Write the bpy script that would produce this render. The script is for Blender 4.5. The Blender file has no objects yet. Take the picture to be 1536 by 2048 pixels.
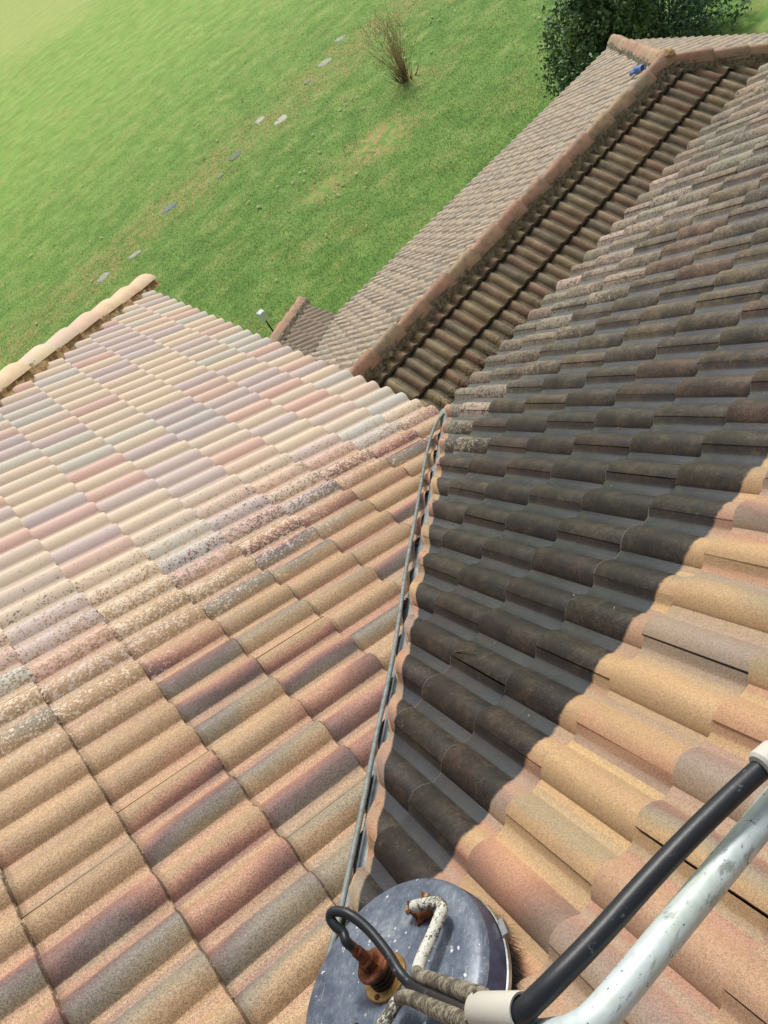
import bpy, bmesh, math, random
import numpy as np
from mathutils import Matrix, Vector, Quaternion, noise as mnoise

random.seed(7)
rng = np.random.default_rng(11)
S = bpy.context.scene
COL = S.collection

# ------------------------------------------------------------------ camera
CAM_R = ((0.66003, -0.63499, -0.40144), (-0.71740, -0.37419, -0.58764), (0.22293, 0.67585, -0.70252))
CAM_C = Vector((-1.7619, -3.2565, 3.1187))
cam_d = bpy.data.cameras.new('camera')
cam_d.sensor_fit = 'HORIZONTAL'
cam_d.sensor_width = 36.0
cam_d.lens = 35.993
cam_d.clip_start = 0.05
cam_d.clip_end = 2000.0
cam = bpy.data.objects.new('camera', cam_d)
COL.objects.link(cam)
_x, _y, _z = Vector(CAM_R[0]), -Vector(CAM_R[1]), -Vector(CAM_R[2])
cam.matrix_world = Matrix(((_x.x, _y.x, _z.x, CAM_C.x), (_x.y, _y.y, _z.y, CAM_C.y), (_x.z, _y.z, _z.z, CAM_C.z), (0, 0, 0, 1)))
S.camera = cam

# ------------------------------------------------------------------ world, sun, exposure
SUN_DIR = Vector((0.55, 0.62, 0.92)).normalized()          # towards the sun
sun_el = math.asin(SUN_DIR.z)
sun_az = math.atan2(SUN_DIR.x, SUN_DIR.y)
wd = bpy.data.worlds.new('World')
S.world = wd
wd.use_nodes = True
wt = wd.node_tree
for n in list(wt.nodes):
    wt.nodes.remove(n)
sky = wt.nodes.new('ShaderNodeTexSky')
sky.sky_type = 'NISHITA'
sky.sun_disc = False
sky.sun_elevation = sun_el
sky.sun_rotation = sun_az
sky.altitude = 50
sky.air_density = 1.0
sky.dust_density = 4.0
sky.ozone_density = 1.0
hs = wt.nodes.new('ShaderNodeHueSaturation')
hs.inputs['Saturation'].default_value = 0.45              # thin high cloud
bgd = wt.nodes.new('ShaderNodeBackground')
bgd.inputs['Strength'].default_value = 0.098
wo = wt.nodes.new('ShaderNodeOutputWorld')
wt.links.new(sky.outputs[0], hs.inputs['Color'])
wt.links.new(hs.outputs[0], bgd.inputs['Color'])
wt.links.new(bgd.outputs[0], wo.inputs['Surface'])

sd = bpy.data.lights.new('sun', 'SUN')
sd.energy = 2.5
sd.angle = math.radians(10)
sd.color = (1.0, 0.975, 0.935)
sun = bpy.data.objects.new('sun', sd)
COL.objects.link(sun)
sun.rotation_euler = SUN_DIR.to_track_quat('Z', 'Y').to_euler()

S.view_settings.view_transform = 'Standard'
S.view_settings.look = 'None'
S.view_settings.exposure = 0.28
S.view_settings.gamma = 1.0

# ------------------------------------------------------------------ node helper
def lin(r, g, b):
    f = lambda c: (c / 255 / 12.92) if c / 255 <= 0.04045 else ((c / 255 + 0.055) / 1.055) ** 2.4
    return (f(r), f(g), f(b), 1.0)

class G:
    def __init__(s, name):
        s.m = bpy.data.materials.new(name)
        s.m.use_nodes = True
        s.t = s.m.node_tree
        s.b = s.t.nodes['Principled BSDF']
        s.pos = s.t.nodes.new('ShaderNodeNewGeometry').outputs['Position']
    def put(s, sock, v):
        if isinstance(v, bpy.types.NodeSocket):
            s.t.links.new(v, sock)
        elif v is not None:
            if sock.type in ('VECTOR',) and isinstance(v, (int, float)):
                v = (v, v, v)
            if sock.type == 'RGBA' and len(v) == 3:
                v = (*v, 1)
            sock.default_value = v
    def m_(s, op, a, b=None, c=None, clamp=False):
        n = s.t.nodes.new('ShaderNodeMath')
        n.operation = op
        n.use_clamp = clamp
        s.put(n.inputs[0], a)
        if b is not None: s.put(n.inputs[1], b)
        if c is not None: s.put(n.inputs[2], c)
        return n.outputs[0]
    def add(s, a, b): return s.m_('ADD', a, b)
    def sub(s, a, b): return s.m_('SUBTRACT', a, b)
    def mul(s, a, b, clamp=False): return s.m_('MULTIPLY', a, b, clamp=clamp)
    def step(s, x, lo, hi):           # smoothstep
        n = s.t.nodes.new('ShaderNodeMapRange')
        n.interpolation_type = 'SMOOTHSTEP'
        s.put(n.inputs['Value'], x)
        s.put(n.inputs['From Min'], lo)
        s.put(n.inputs['From Max'], hi)
        return n.outputs[0]
    def mix(s, f, a, b, mode='MIX'):
        n = s.t.nodes.new('ShaderNodeMix')
        n.data_type = 'RGBA'
        n.blend_type = mode
        s.put(n.inputs[0], f)
        s.put(n.inputs[6], a)
        s.put(n.inputs[7], b)
        return n.outputs[2]
    def noise(s, scale, detail=2.0, rough=0.5, vec=None, dist=0.0):
        n = s.t.nodes.new('ShaderNodeTexNoise')
        s.put(n.inputs['Vector'], vec if vec is not None else s.pos)
        n.inputs['Scale'].default_value = scale
        n.inputs['Detail'].default_value = detail
        n.inputs['Roughness'].default_value = rough
        n.inputs['Distortion'].default_value = dist
        return n.outputs[0]
    def voro(s, scale, vec=None, feature='F1'):
        n = s.t.nodes.new('ShaderNodeTexVoronoi')
        n.feature = feature
        s.put(n.inputs['Vector'], vec if vec is not None else s.pos)
        n.inputs['Scale'].default_value = scale
        return n.outputs['Distance']
    def white(s, vec):
        n = s.t.nodes.new('ShaderNodeTexWhiteNoise')
        n.noise_dimensions = '3D'
        s.put(n.inputs['Vector'], vec)
        sp = s.t.nodes.new('ShaderNodeSeparateColor')
        s.t.links.new(n.outputs['Color'], sp.inputs[0])
        return n.outputs['Value'], sp.outputs[0], sp.outputs[1], sp.outputs[2]
    def xyz(s, v=None):
        n = s.t.nodes.new('ShaderNodeSeparateXYZ')
        s.put(n.inputs[0], v if v is not None else s.pos)
        return n.outputs[0], n.outputs[1], n.outputs[2]
    def vec(s, x, y, z):
        n = s.t.nodes.new('ShaderNodeCombineXYZ')
        for i, v in enumerate((x, y, z)): s.put(n.inputs[i], v)
        return n.outputs[0]
    def ramp(s, f, stops, interp='LINEAR'):
        n = s.t.nodes.new('ShaderNodeValToRGB')
        n.color_ramp.interpolation = interp
        e = n.color_ramp.elements
        while len(e) < len(stops): e.new(0.5)
        for i, (p, c) in enumerate(stops):
            e[i].position = p
            e[i].color = c if len(c) == 4 else (*c, 1)
        s.put(n.inputs[0], f)
        return n.outputs[0]
    def attr(s, name):
        n = s.t.nodes.new('ShaderNodeAttribute')
        n.attribute_name = name
        return n.outputs['Fac']
    def objrand(s):
        return s.t.nodes.new('ShaderNodeObjectInfo').outputs['Random']
    def bump(s, h, strength=0.4, dist=0.003):
        n = s.t.nodes.new('ShaderNodeBump')
        n.inputs['Strength'].default_value = strength
        n.inputs['Distance'].default_value = dist
        s.put(n.inputs['Height'], h)
        s.t.links.new(n.outputs[0], s.b.inputs['Normal'])
    def out(s, col, rough=0.6, metal=0.0, spec=0.5):
        s.put(s.b.inputs['Base Color'], col)
        s.put(s.b.inputs['Roughness'], rough)
        s.put(s.b.inputs['Metallic'], metal)
        s.put(s.b.inputs['Specular IOR Level'], spec)
        return s.m

# ------------------------------------------------------------------ roof constants
TH = 0.45674                     # pitch of the upper roof
OTH = math.radians(25.0)         # pitch of the lower roof
RW = 0.15                        # roll spacing
GA = 0.3468                      # tile gauge of the upper roof
GO = 0.40                        # tile gauge of the lower roof
EA, EB = 0.3078, 0.2587          # length of the first course on either upper slope
YA, XB = 0.0527, 0.0089          # where the roll crests stand along the eaves
ROLL_H, STEP = 0.034, 0.024
GROUND_Z = -5.5
HIP_L = 4.42
OB_YR, OB_XR, OB_DE = 2.7083, 6.2091, 3.8138
OB_ZR = -1.4133
OB_T = math.tan(OTH)
OB_YE, OB_ZE = OB_YR + OB_DE, OB_ZR - OB_DE * OB_T
G_XV, G_L = 2.65, 0.95

TAN = lin(184, 154, 119); TAN2 = lin(172, 143, 111); ORG = lin(184, 142, 116)
RED = lin(154, 113, 99); PUR = lin(120, 100, 95); GRY = lin(138, 129, 117); GRN = lin(152, 138, 114)

def tile_colour(g, uaxis, uoff, vaxis, vsign, voff, first, gauge, th, z0=0.0, cross=-0.55):
    """colour of each roll of each tile: (base, per-roll random values, roll index, course distance)"""
    X = g.xyz()
    u = g.mul(g.sub(X[uaxis], uoff), 1 / RW)
    ui = g.m_('FLOOR', g.add(u, 0.5))
    uf = g.sub(u, ui)
    D = g.add(g.mul(g.sub(X[vaxis], voff), vsign * math.cos(th)), g.mul(g.sub(X[2], z0), math.sin(th)))
    rowf = g.add(g.mul(g.sub(g.add(D, 0.007), first), 1 / gauge), 1.0)
    row = g.m_('FLOOR', rowf)
    g.lap = g.mul(g.sub(rowf, row), gauge)        # metres up from the tail of the tile
    r0, r1, r2, r3 = g.white(g.vec(ui, row, 3.7))
    # flashing drifts along each roll; across it the tint shifts towards one flank
    drift = g.noise(2.4, 1, 0.5, vec=g.vec(g.add(X[0], g.mul(r1, 40)), g.add(X[1], g.mul(r2, 40)), X[2]))
    t = g.add(r0, g.add(g.mul(g.sub(drift, 0.5), 0.55), g.mul(uf, g.mul(g.add(r3, 0.15), cross))))
    base = g.ramp(t, [(0.0, GRN), (0.08, TAN2), (0.24, TAN), (0.46, TAN2), (0.55, ORG), (0.63, RED), (0.73, PUR), (0.82, GRY), (0.90, GRN), (1.0, TAN)])
    return base, (r0, r1, r2, r3), ui, row, D, X

def grain(g, amount=0.35):
    n1 = g.noise(420, 2, 0.6)
    n2 = g.noise(150, 2, 0.6)
    dark = g.step(g.add(g.mul(n1, 0.7), g.mul(n2, 0.3)), 0.40, 0.58)
    return g.add(1 - amount, g.mul(dark, amount * 1.35)), n1

def mat_tile_a():
    g = G('tile_washed')
    base, r, ui, row, D, X = tile_colour(g, 1, YA, 0, -1, 0.0, EA, GA, TH)
    gr, n1 = grain(g, 0.52)
    base = g.mix(g.mul(g.attr('pan'), 0.5), base, g.mix(r[3], lin(206, 174, 134), lin(198, 154, 128)))
    clean = g.mix(1.0, base, g.vec(gr, gr, gr), 'MULTIPLY')
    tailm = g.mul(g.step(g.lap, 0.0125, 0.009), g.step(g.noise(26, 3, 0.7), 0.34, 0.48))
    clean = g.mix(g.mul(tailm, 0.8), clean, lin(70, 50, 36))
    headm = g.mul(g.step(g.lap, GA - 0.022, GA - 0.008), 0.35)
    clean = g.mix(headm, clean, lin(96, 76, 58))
    # chalky dry part: pale, soft tints of the same flashing
    tint = g.mix(0.28, base, (0.95, 0.93, 0.90), 'MIX')
    pale = g.ramp(g.add(r[2], g.mul(g.sub(r[1], 0.5), 0.1)), [(0.0, lin(218, 198, 170)), (0.30, lin(214, 196, 172)), (0.38, lin(202, 184, 176)), (0.55, lin(194, 178, 174)), (0.62, lin(196, 196, 186)), (0.74, lin(200, 194, 176)), (0.80, lin(210, 168, 156)), (0.90, lin(212, 180, 160)), (1.0, lin(218, 198, 170))])
    pale = g.mix(0.25, pale, tint)
    pale = g.mix(g.mul(g.attr('pan'), 0.5), pale, lin(168, 152, 134))  # shade between the rolls painted in as darker pans
    gp = g.add(0.80, g.mul(g.noise(240, 2, 0.6), 0.38))
    pale = g.mix(1.0, pale, g.vec(gp, gp, gp), 'MULTIPLY')
    d = g.sub(X[1], g.add(0.10, g.mul(X[0], 0.235)))
    d = g.add(d, g.mul(g.sub(g.noise(1.3, 2), 0.5), 0.35))
    d = g.add(d, g.mul(g.sub(r[3], 0.5), 0.10))
    d = g.m_('DIVIDE', d, g.m_('MAXIMUM', g.add(0.50, g.mul(X[0], -0.42)), 0.3))
    spots = g.add(g.mul(g.noise(105, 2, 0.6, dist=0.3), 0.72), g.mul(g.noise(38, 1, 0.5), 0.28))
    thr = g.m_('ADD', g.mul(d, -0.30), 0.475)
    thr = g.m_('MAXIMUM', thr, g.mul(g.step(d, 2.4, 0.2), 0.365))
    msk = g.step(spots, g.sub(thr, 0.02), g.add(thr, 0.02))
    msk = g.mul(msk, g.step(d, -0.55, -0.30))
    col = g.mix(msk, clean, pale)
    g.bump(g.add(n1, g.mul(msk, 0.2)), 0.35, 0.002)
    rough = g.add(0.62, g.mul(msk, 0.2))
    return g.out(col, rough, 0, 0.3)

def mat_tile_b():
    g = G('tile_half_washed')
    base, r, ui, row, D, X = tile_colour(g, 0, XB, 1, -1, 0.0, EB, GA, TH, 0.0, -0.75)
    pan = g.attr('pan')
    gr, n1 = grain(g, 0.30)
    base = g.mix(g.mul(pan, 0.7), base, g.ramp(r[3], [(0.0, lin(196, 164, 118)), (0.25, lin(146, 137, 124)), (0.45, lin(176, 128, 112)), (0.62, lin(198, 168, 124)), (0.8, lin(150, 140, 128)), (1.0, lin(182, 134, 116))]))
    base = g.mix(g.mul(g.step(r[2], 0.62, 0.70), 0.55), base, g.mix(r[1], lin(168, 126, 112), lin(146, 134, 130)))
    warm = g.mix(0.10, base, lin(206, 170, 122))
    clean = g.mix(1.0, warm, g.vec(g.mul(gr, 1.0), g.mul(gr, 0.98), g.mul(gr, 0.93)), 'MULTIPLY')
    edge = g.add(-2.352, g.add(g.mul(g.sub(g.noise(9, 2), 0.5), 0.02), g.mul(g.sub(g.noise(60, 2), 0.5), 0.012)))
    dirty = g.step(X[1], g.sub(edge, 0.006), g.add(edge, 0.006))
    rim = g.add(g.sub(X[0], X[1]), g.mul(g.sub(g.noise(7, 2), 0.5), 0.05))        # the washed rim along the valley
    dirty = g.mul(dirty, g.step(rim, 0.108, 0.120))
    # grime: nearly black while wet, brown grey where it has dried
    away = g.m_('SQRT', g.add(g.m_('POWER', g.sub(X[0], -1.9), 2.0), g.m_('POWER', g.sub(X[1], -1.9), 2.0)))
    dry = g.step(g.add(away, g.mul(g.sub(g.noise(1.1, 2), 0.5), 1.2)), 0.9, 4.6)
    patch = g.add(g.mul(g.noise(9, 5, 0.75), 0.6), g.mul(g.noise(75, 3, 0.7), 0.4))
    wetc = g.ramp(patch, [(0.34, lin(14, 12, 11)), (0.5, lin(31, 26, 22)), (0.66, lin(68, 58, 46))])
    dryc = g.ramp(patch, [(0.34, lin(66, 60, 55)), (0.5, lin(108, 98, 86)), (0.66, lin(156, 143, 120))])
    grime = g.mix(dry, wetc, dryc)
    warmroll = g.ramp(g.add(r[1], g.mul(g.sub(g.noise(5, 2), 0.5), 0.4)), [(0.0, (1.25, 1.15, 0.95, 1)), (0.35, (0.92, 0.93, 0.90, 1)), (0.6, (1.22, 0.92, 0.82, 1)), (0.8, (0.80, 0.80, 0.80, 1)), (1.0, (1.28, 1.18, 0.92, 1))])
    grime = g.mix(1.0, grime, warmroll, 'MULTIPLY')
    hf = g.add(0.55, g.mul(g.noise(150, 3, 0.75), 0.9))
    grime = g.mix(1.0, grime, g.vec(hf, hf, hf), 'MULTIPLY')
    grime = g.mix(g.mul(pan, g.add(0.45, g.mul(g.noise(16, 4, 0.7), 0.5))), grime, g.mix(dry, lin(66, 70, 74), lin(120, 124, 130)))  # washed pans, with the sky reflected in the wet film painted blue grey
    grime = g.mix(g.mul(g.step(g.lap, GA - 0.03, GA - 0.004), 0.7), grime, lin(18, 16, 14))  # darker just below the nose of the course above
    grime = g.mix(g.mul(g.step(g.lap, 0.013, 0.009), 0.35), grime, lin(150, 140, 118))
    fleck = g.mul(g.step(g.add(g.mul(g.noise(240, 2, 0.6), 0.7), g.mul(g.noise(20, 3, 0.6), 0.3)), 0.585, 0.63), g.sub(1.0, pan))
    grime = g.mix(g.mul(fleck, 0.45), grime, g.mix(dry, lin(120, 106, 82), lin(176, 164, 138)))
    # crusty lichen on the two courses by the eave
    reach = g.add(0.85, g.mul(g.step(X[0], 0.4, 3.0), 0.75))
    near = g.step(g.sub(reach, g.add(D, g.mul(g.sub(r[1], 0.5), 0.6))), -0.1, 0.6)
    spots = g.add(g.mul(g.noise(46, 3, 0.7, dist=0.4), 0.6), g.mul(g.noise(95, 2, 0.6), 0.4))
    lth = g.sub(0.66, g.mul(near, 0.19))
    lich = g.mul(g.step(spots, g.sub(lth, 0.012), g.add(lth, 0.012)), g.step(near, 0.0, 0.25))
    lich = g.mul(lich, g.sub(1.0, g.mul(pan, 0.8)))
    lcol = g.ramp(r[2], [(0.0, lin(150, 148, 128)), (0.4, lin(176, 170, 152)), (0.6, lin(196, 170, 156)), (0.8, lin(164, 162, 142)), (1.0, lin(184, 166, 142))])
    grime = g.mix(g.mul(lich, g.add(0.22, g.mul(r[3], 0.5))), grime, lcol)
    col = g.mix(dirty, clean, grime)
    wet = g.mul(dirty, g.sub(1.0, g.mul(dry, 0.6)))
    rough = g.sub(0.66, g.mul(g.mul(pan, dirty), 0.34))
    rough = g.sub(rough, g.mul(wet, 0.10))
    g.bump(g.add(n1, g.mul(spots, g.mul(lich, 1.2))), 0.35, 0.002)
    return g.out(col, rough, 0, g.add(0.25, g.mul(wet, 0.25)))

def mat_tile_lower(name, uaxis, uoff, vaxis, vsign, voff, zoff, kind):
    g = G(name)
    base, r, ui, row, D, X = tile_colour(g, uaxis, uoff, vaxis, vsign, voff, GO, GO, OTH, zoff)
    pan = g.attr('pan')
    patch = g.noise(6, 4, 0.65)
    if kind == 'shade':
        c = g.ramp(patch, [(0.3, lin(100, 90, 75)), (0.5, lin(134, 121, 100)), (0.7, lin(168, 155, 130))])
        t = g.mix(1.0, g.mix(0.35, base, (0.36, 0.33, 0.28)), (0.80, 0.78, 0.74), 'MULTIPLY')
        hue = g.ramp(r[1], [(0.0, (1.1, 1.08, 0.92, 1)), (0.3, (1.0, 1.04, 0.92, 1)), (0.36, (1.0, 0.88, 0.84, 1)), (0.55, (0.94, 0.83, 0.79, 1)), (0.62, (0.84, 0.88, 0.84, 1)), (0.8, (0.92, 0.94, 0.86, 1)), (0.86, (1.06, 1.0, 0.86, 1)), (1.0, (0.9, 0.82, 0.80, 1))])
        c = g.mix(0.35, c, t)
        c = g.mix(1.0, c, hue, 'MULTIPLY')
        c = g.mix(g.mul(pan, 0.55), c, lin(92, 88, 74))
        c = g.mix(g.mul(g.step(g.lap, GO - 0.055, GO - 0.012), 0.92), c, lin(16, 13, 11))  # dirt line below each nose, blackened to paint in the lap shadow
        # black growth low down by the inner corner
        low = g.mul(g.step(X[1], 2.25, 1.75), g.step(X[0], 4.0, 1.8))
        sp = g.noise(34, 4, 0.7, dist=0.5)
        bl = g.mul(low, g.step(sp, g.sub(0.62, g.mul(low, 0.16)), g.add(0.04, g.sub(0.62, g.mul(low, 0.16)))))
        c = g.mix(g.mul(bl, 0.9), c, lin(22, 20, 18))
    else:
        c = g.mix(0.74, base, g.ramp(patch, [(0.3, lin(140, 132, 120)), (0.7, lin(198, 186, 166))]))
        mul = 0.98 if kind == 'lawn' else 0.8
        c = g.mix(1.0, c, (mul, mul, mul), 'MULTIPLY')
        c = g.mix(g.mul(pan, 0.5), c, lin(104, 96, 82))
        if kind == 'wing':
            c = g.mix(0.45, c, lin(112, 96, 78))
    hf = g.add(0.78, g.mul(g.noise(110, 3, 0.7), 0.44))
    c = g.mix(1.0, c, g.vec(hf, hf, hf), 'MULTIPLY')
    g.bump(g.noise(140, 2), 0.3, 0.002)
    return g.out(c, 0.75, 0, 0.25)

def mat_cap(name, pal, dirt, dirtc):
    g = G(name)
    r = g.objrand()
    base = g.ramp(g.add(r, g.mul(g.sub(g.noise(4.5, 3, 0.6), 0.5), 0.7)), pal)
    d = g.step(g.noise(9, 4, 0.7), 0.42, 0.66)
    c = g.mix(g.mul(d, dirt), base, dirtc)
    hf = g.add(0.80, g.mul(g.noise(120, 3, 0.7), 0.40))
    c = g.mix(1.0, c, g.vec(hf, hf, hf), 'MULTIPLY')
    g.bump(g.noise(110, 3, 0.6), 0.35, 0.003)
    return g.out(c, 0.8, 0, 0.2)

def mat_simple(name, c1, c2, scale, rough=0.8, metal=0.0, bumps=0.3, bscale=None, bdist=0.004, spec=0.4, detail=4):
    g = G(name)
    n = g.noise(scale, detail, 0.65)
    c = g.ramp(n, [(0.32, c1), (0.68, c2)])
    if bumps:
        g.bump(g.noise(bscale or scale * 3, 3, 0.6), bumps, bdist)
    return g.out(c, rough, metal, spec)

M = {}
M['tile_a'] = mat_tile_a()
M['tile_b'] = mat_tile_b()
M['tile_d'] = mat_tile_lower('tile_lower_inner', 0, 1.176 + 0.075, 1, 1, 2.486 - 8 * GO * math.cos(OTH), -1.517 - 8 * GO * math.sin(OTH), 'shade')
M['tile_c'] = mat_tile_lower('tile_lower_lawn', 0, 0.03, 1, -1, OB_YE, OB_ZE, 'lawn')
M['tile_g'] = mat_tile_lower('tile_lower_wing', 1, 0.02, 0, -1, G_XV, OB_ZE, 'wing')
M['tile_e'] = mat_tile_lower('tile_lower_end', 1, 0.02, 0, -1, OB_XR + OB_DE, OB_ZE, 'lawn')
M['cap_pale'] = mat_cap('cap_pale', [(0.0, lin(212, 190, 156)), (0.3, lin(214, 176, 152)), (0.5, lin(200, 186, 166)), (0.7, lin(214, 196, 160)), (1.0, lin(206, 168, 148))], 0.35, lin(190, 168, 128))
M['cap_red'] = mat_cap('cap_red', [(0.0, lin(172, 148, 118)), (0.3, lin(180, 138, 116)), (0.5, lin(150, 138, 116)), (0.7, lin(172, 130, 110)), (1.0, lin(168, 150, 122))], 0.55, lin(118, 108, 90))
M['mortar_tan'] = mat_simple('mortar_tan', lin(128, 102, 66), lin(186, 156, 110), 22, 0.9, bumps=0.8, bscale=60, bdist=0.01)
M['mortar_cut'] = mat_simple('mortar_cut', lin(150, 118, 84), lin(196, 160, 118), 14, 0.8, bumps=0.4, bscale=90)
M['mortar_grey'] = mat_simple('mortar_grey', lin(74, 68, 54), lin(150, 142, 118), 26, 0.9, bumps=0.9, bscale=60, bdist=0.012)
M['deck'] = mat_simple('underlay', lin(30, 28, 26), lin(44, 40, 36), 10, 0.9, bumps=0)
M['render_wall'] = mat_simple('render_wall', lin(196, 182, 156), lin(214, 202, 178), 3, 0.85, bumps=0.3, bscale=90)
M['fascia'] = mat_simple('fascia_paint', lin(120, 96, 74), lin(136, 110, 86), 5, 0.6, bumps=0)
M['valley'] = mat_simple('valley_metal', lin(112, 122, 126), lin(158, 166, 168), 18, 0.45, metal=0.1, bumps=0.1)
M['pipe'] = mat_simple('grey_pipe', lin(104, 110, 108), lin(140, 145, 140), 30, 0.6, metal=0.1, bumps=0.1)

# ------------------------------------------------------------------ object helpers
def tag(o, label=None, cat=None, group=None, kind=None):
    if label: o['label'] = label
    if cat: o['category'] = cat
    if group: o['group'] = group
    if kind: o['kind'] = kind
    return o

def empty(name, loc=(0, 0, 0)):
    o = bpy.data.objects.new(name, None)
    o.empty_display_size = 0.2
    o.location = loc
    COL.objects.link(o)
    return o

def link(name, me, parent=None, mat=None):
    o = bpy.data.objects.new(name, me)
    COL.objects.link(o)
    if mat is not None and not me.materials:
        me.materials.append(mat)
    if parent is not None:
        o.parent = parent
        if parent.type == 'EMPTY' and parent.location.length > 0:
            o.matrix_parent_inverse = Matrix.Translation(-parent.location)
    return o

def mesh(name, v, f, smooth=None):
    me = bpy.data.meshes.new(name)
    me.from_pydata([tuple(p) for p in v], [], f)
    if smooth is not None:
        me.polygons.foreach_set('use_smooth', [True] * len(me.polygons))
        me.set_sharp_from_angle(angle=math.radians(smooth))
    me.update()
    return me

def quads_mesh(name, V, nper):
    """V: (n, nper, 3) array of separate faces"""
    n = len(V)
    me = bpy.data.meshes.new(name)
    me.vertices.add(n * nper)
    me.vertices.foreach_set('co', V.reshape(-1).astype(np.float32))
    me.loops.add(n * nper)
    me.loops.foreach_set('vertex_index', np.arange(n * nper, dtype=np.int32))
    me.polygons.add(n)
    me.polygons.foreach_set('loop_start', np.arange(0, n * nper, nper, dtype=np.int32))
    me.update(calc_edges=True)
    return me

def box_vf(lo, hi):
    x0, y0, z0 = lo; x1, y1, z1 = hi
    v = [(x0, y0, z0), (x1, y0, z0), (x1, y1, z0), (x0, y1, z0), (x0, y0, z1), (x1, y0, z1), (x1, y1, z1), (x0, y1, z1)]
    f = [(0, 3, 2, 1), (4, 5, 6, 7), (0, 1, 5, 4), (1, 2, 6, 5), (2, 3, 7, 6), (3, 0, 4, 7)]
    return v, f

def spline(pts, n):
    """Catmull-Rom through pts, n samples per span"""
    P = [Vector(p) for p in pts]
    P = [P[0] * 2 - P[1]] + P + [P[-1] * 2 - P[-2]]
    o = []
    for i in range(1, len(P) - 2):
        for k in range(n):
            t = k / n
            a, b, c, d = P[i - 1], P[i], P[i + 1], P[i + 2]
            o.append(0.5 * ((2 * b) + (c - a) * t + (2 * a - 5 * b + 4 * c - d) * t * t + (3 * b - a - 3 * c + d) * t ** 3))
    o.append(P[-2])
    return o

def tube_vf(pts, rad, seg=12, cap=True):
    pts = [Vector(p) for p in pts]
    v, f = [], []
    nrm = None
    for i, p in enumerate(pts):
        d = (pts[min(i + 1, len(pts) - 1)] - pts[max(i - 1, 0)]).normalized()
        if nrm is None:
            nrm = d.orthogonal().normalized()
        nrm = (nrm - d * nrm.dot(d)).normalized()
        b = d.cross(nrm)
        r = rad[i] if isinstance(rad, (list, tuple)) else rad
        for k in range(seg):
            a = 2 * math.pi * k / seg
            v.append(p + (nrm * math.cos(a) + b * math.sin(a)) * r)
    for i in range(len(pts) - 1):
        for k in range(seg):
            k2 = (k + 1) % seg
            f.append((i * seg + k, i * seg + k2, (i + 1) * seg + k2, (i + 1) * seg + k))
    if cap:
        f.append(tuple(range(seg))[::-1])
        f.append(tuple((len(pts) - 1) * seg + k for k in range(seg)))
    return v, f

def lathe_vf(prof, frame, seg=48):
    """prof: list of (radius, height); frame: 4x4 matrix with Z as axis"""
    v, f = [], []
    for r, h in prof:
        for k in range(seg):
            a = 2 * math.pi * k / seg
            v.append(frame @ Vector((r * math.cos(a), r * math.sin(a), h)))
    for i in range(len(prof) - 1):
        for k in range(seg):
            k2 = (k + 1) % seg
            f.append((i * seg + k, i * seg + k2, (i + 1) * seg + k2, (i + 1) * seg + k))
    return v, f

def join_vf(lst):
    V, F = [], []
    for v, f in lst:
        o = len(V)
        V += [tuple(p) for p in v]
        F += [tuple(i + o for i in q) for q in f]
    return V, F

# ------------------------------------------------------------------ roof tile
def roll(t):
    return ROLL_H * math.sin(math.pi * t) ** 0.78

def profile():
    """left to right: lap strip, pan, roll, pan, roll cut off over the next strip -> (x, h, pan)"""
    P = [(-0.0241, 0.0225, 0.0), (-0.012, 0.0115, 0.15), (-0.004, 0.0035, 0.4), (0.002, 0.0, 1.0), (0.022, -0.001, 1.0), (0.038, 0.0, 1.0)]
    R0, R1 = 0.040, 0.150
    for t in (0.02, 0.07, 0.15, 0.26, 0.38, 0.5, 0.62, 0.74, 0.85, 0.93, 0.98):
        P.append((R0 + (R1 - R0) * t, roll(t), 0.0))
    P += [(0.150, 0.0, 0.8), (0.172, -0.001, 1.0), (0.188, 0.0, 1.0)]
    for t in (0.02, 0.07, 0.15, 0.26, 0.38, 0.5, 0.62, 0.72, 0.775):
        P.append((0.15 + R0 + (R1 - R0) * t, roll(t), 0.0))
    return P

PROF = profile()
CREST = 0.040 + 0.110 * 0.5      # crest of the first roll from the tile's origin

def height_at(x, gauge_frac):
    """roof surface height over the local reference at x across (period RW), gauge_frac 0 tail .. 1 head"""
    m = x % RW
    h = 0.0 if m < 0.040 else roll(min(max((m - 0.040) / 0.110, 0), 1))
    return h + STEP * (1 - gauge_frac)

def tile_vf(gauge, STEP=STEP, thick=0.015):
    n = len(PROF)
    head = gauge + 0.05
    V, F, A = [], [], []
    base = -(ROLL_H + STEP)
    def rowv(s, dz):
        for x, h, p in PROF:
            V.append((x, s, h + STEP * (1 - s / gauge) + dz + base))
            A.append(p)
    rowv(head, 0.0)                       # 0
    rowv(0.006, 0.0)                      # 1
    rowv(0.0, -0.004)                     # 2 rounded nose
    rowv(0.001, -thick)          # 3 underside at the nose
    for r in range(3):
        for i in range(n - 1):
            F.append((r * n + i, (r + 1) * n + i, (r + 1) * n + i + 1, r * n + i + 1))
    # right side edge over the next tile's strip
    e = len(V)
    x, h, p = PROF[-1]
    V += [(x + 0.001, head, h + STEP * (1 - head / gauge) + base - 0.011), (x + 0.001, 0.001, h + STEP + base - 0.013)]
    A += [0.0, 0.0]
    F.append((n - 1, 2 * n - 1, e + 1, e))
    return V, F, A

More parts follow.
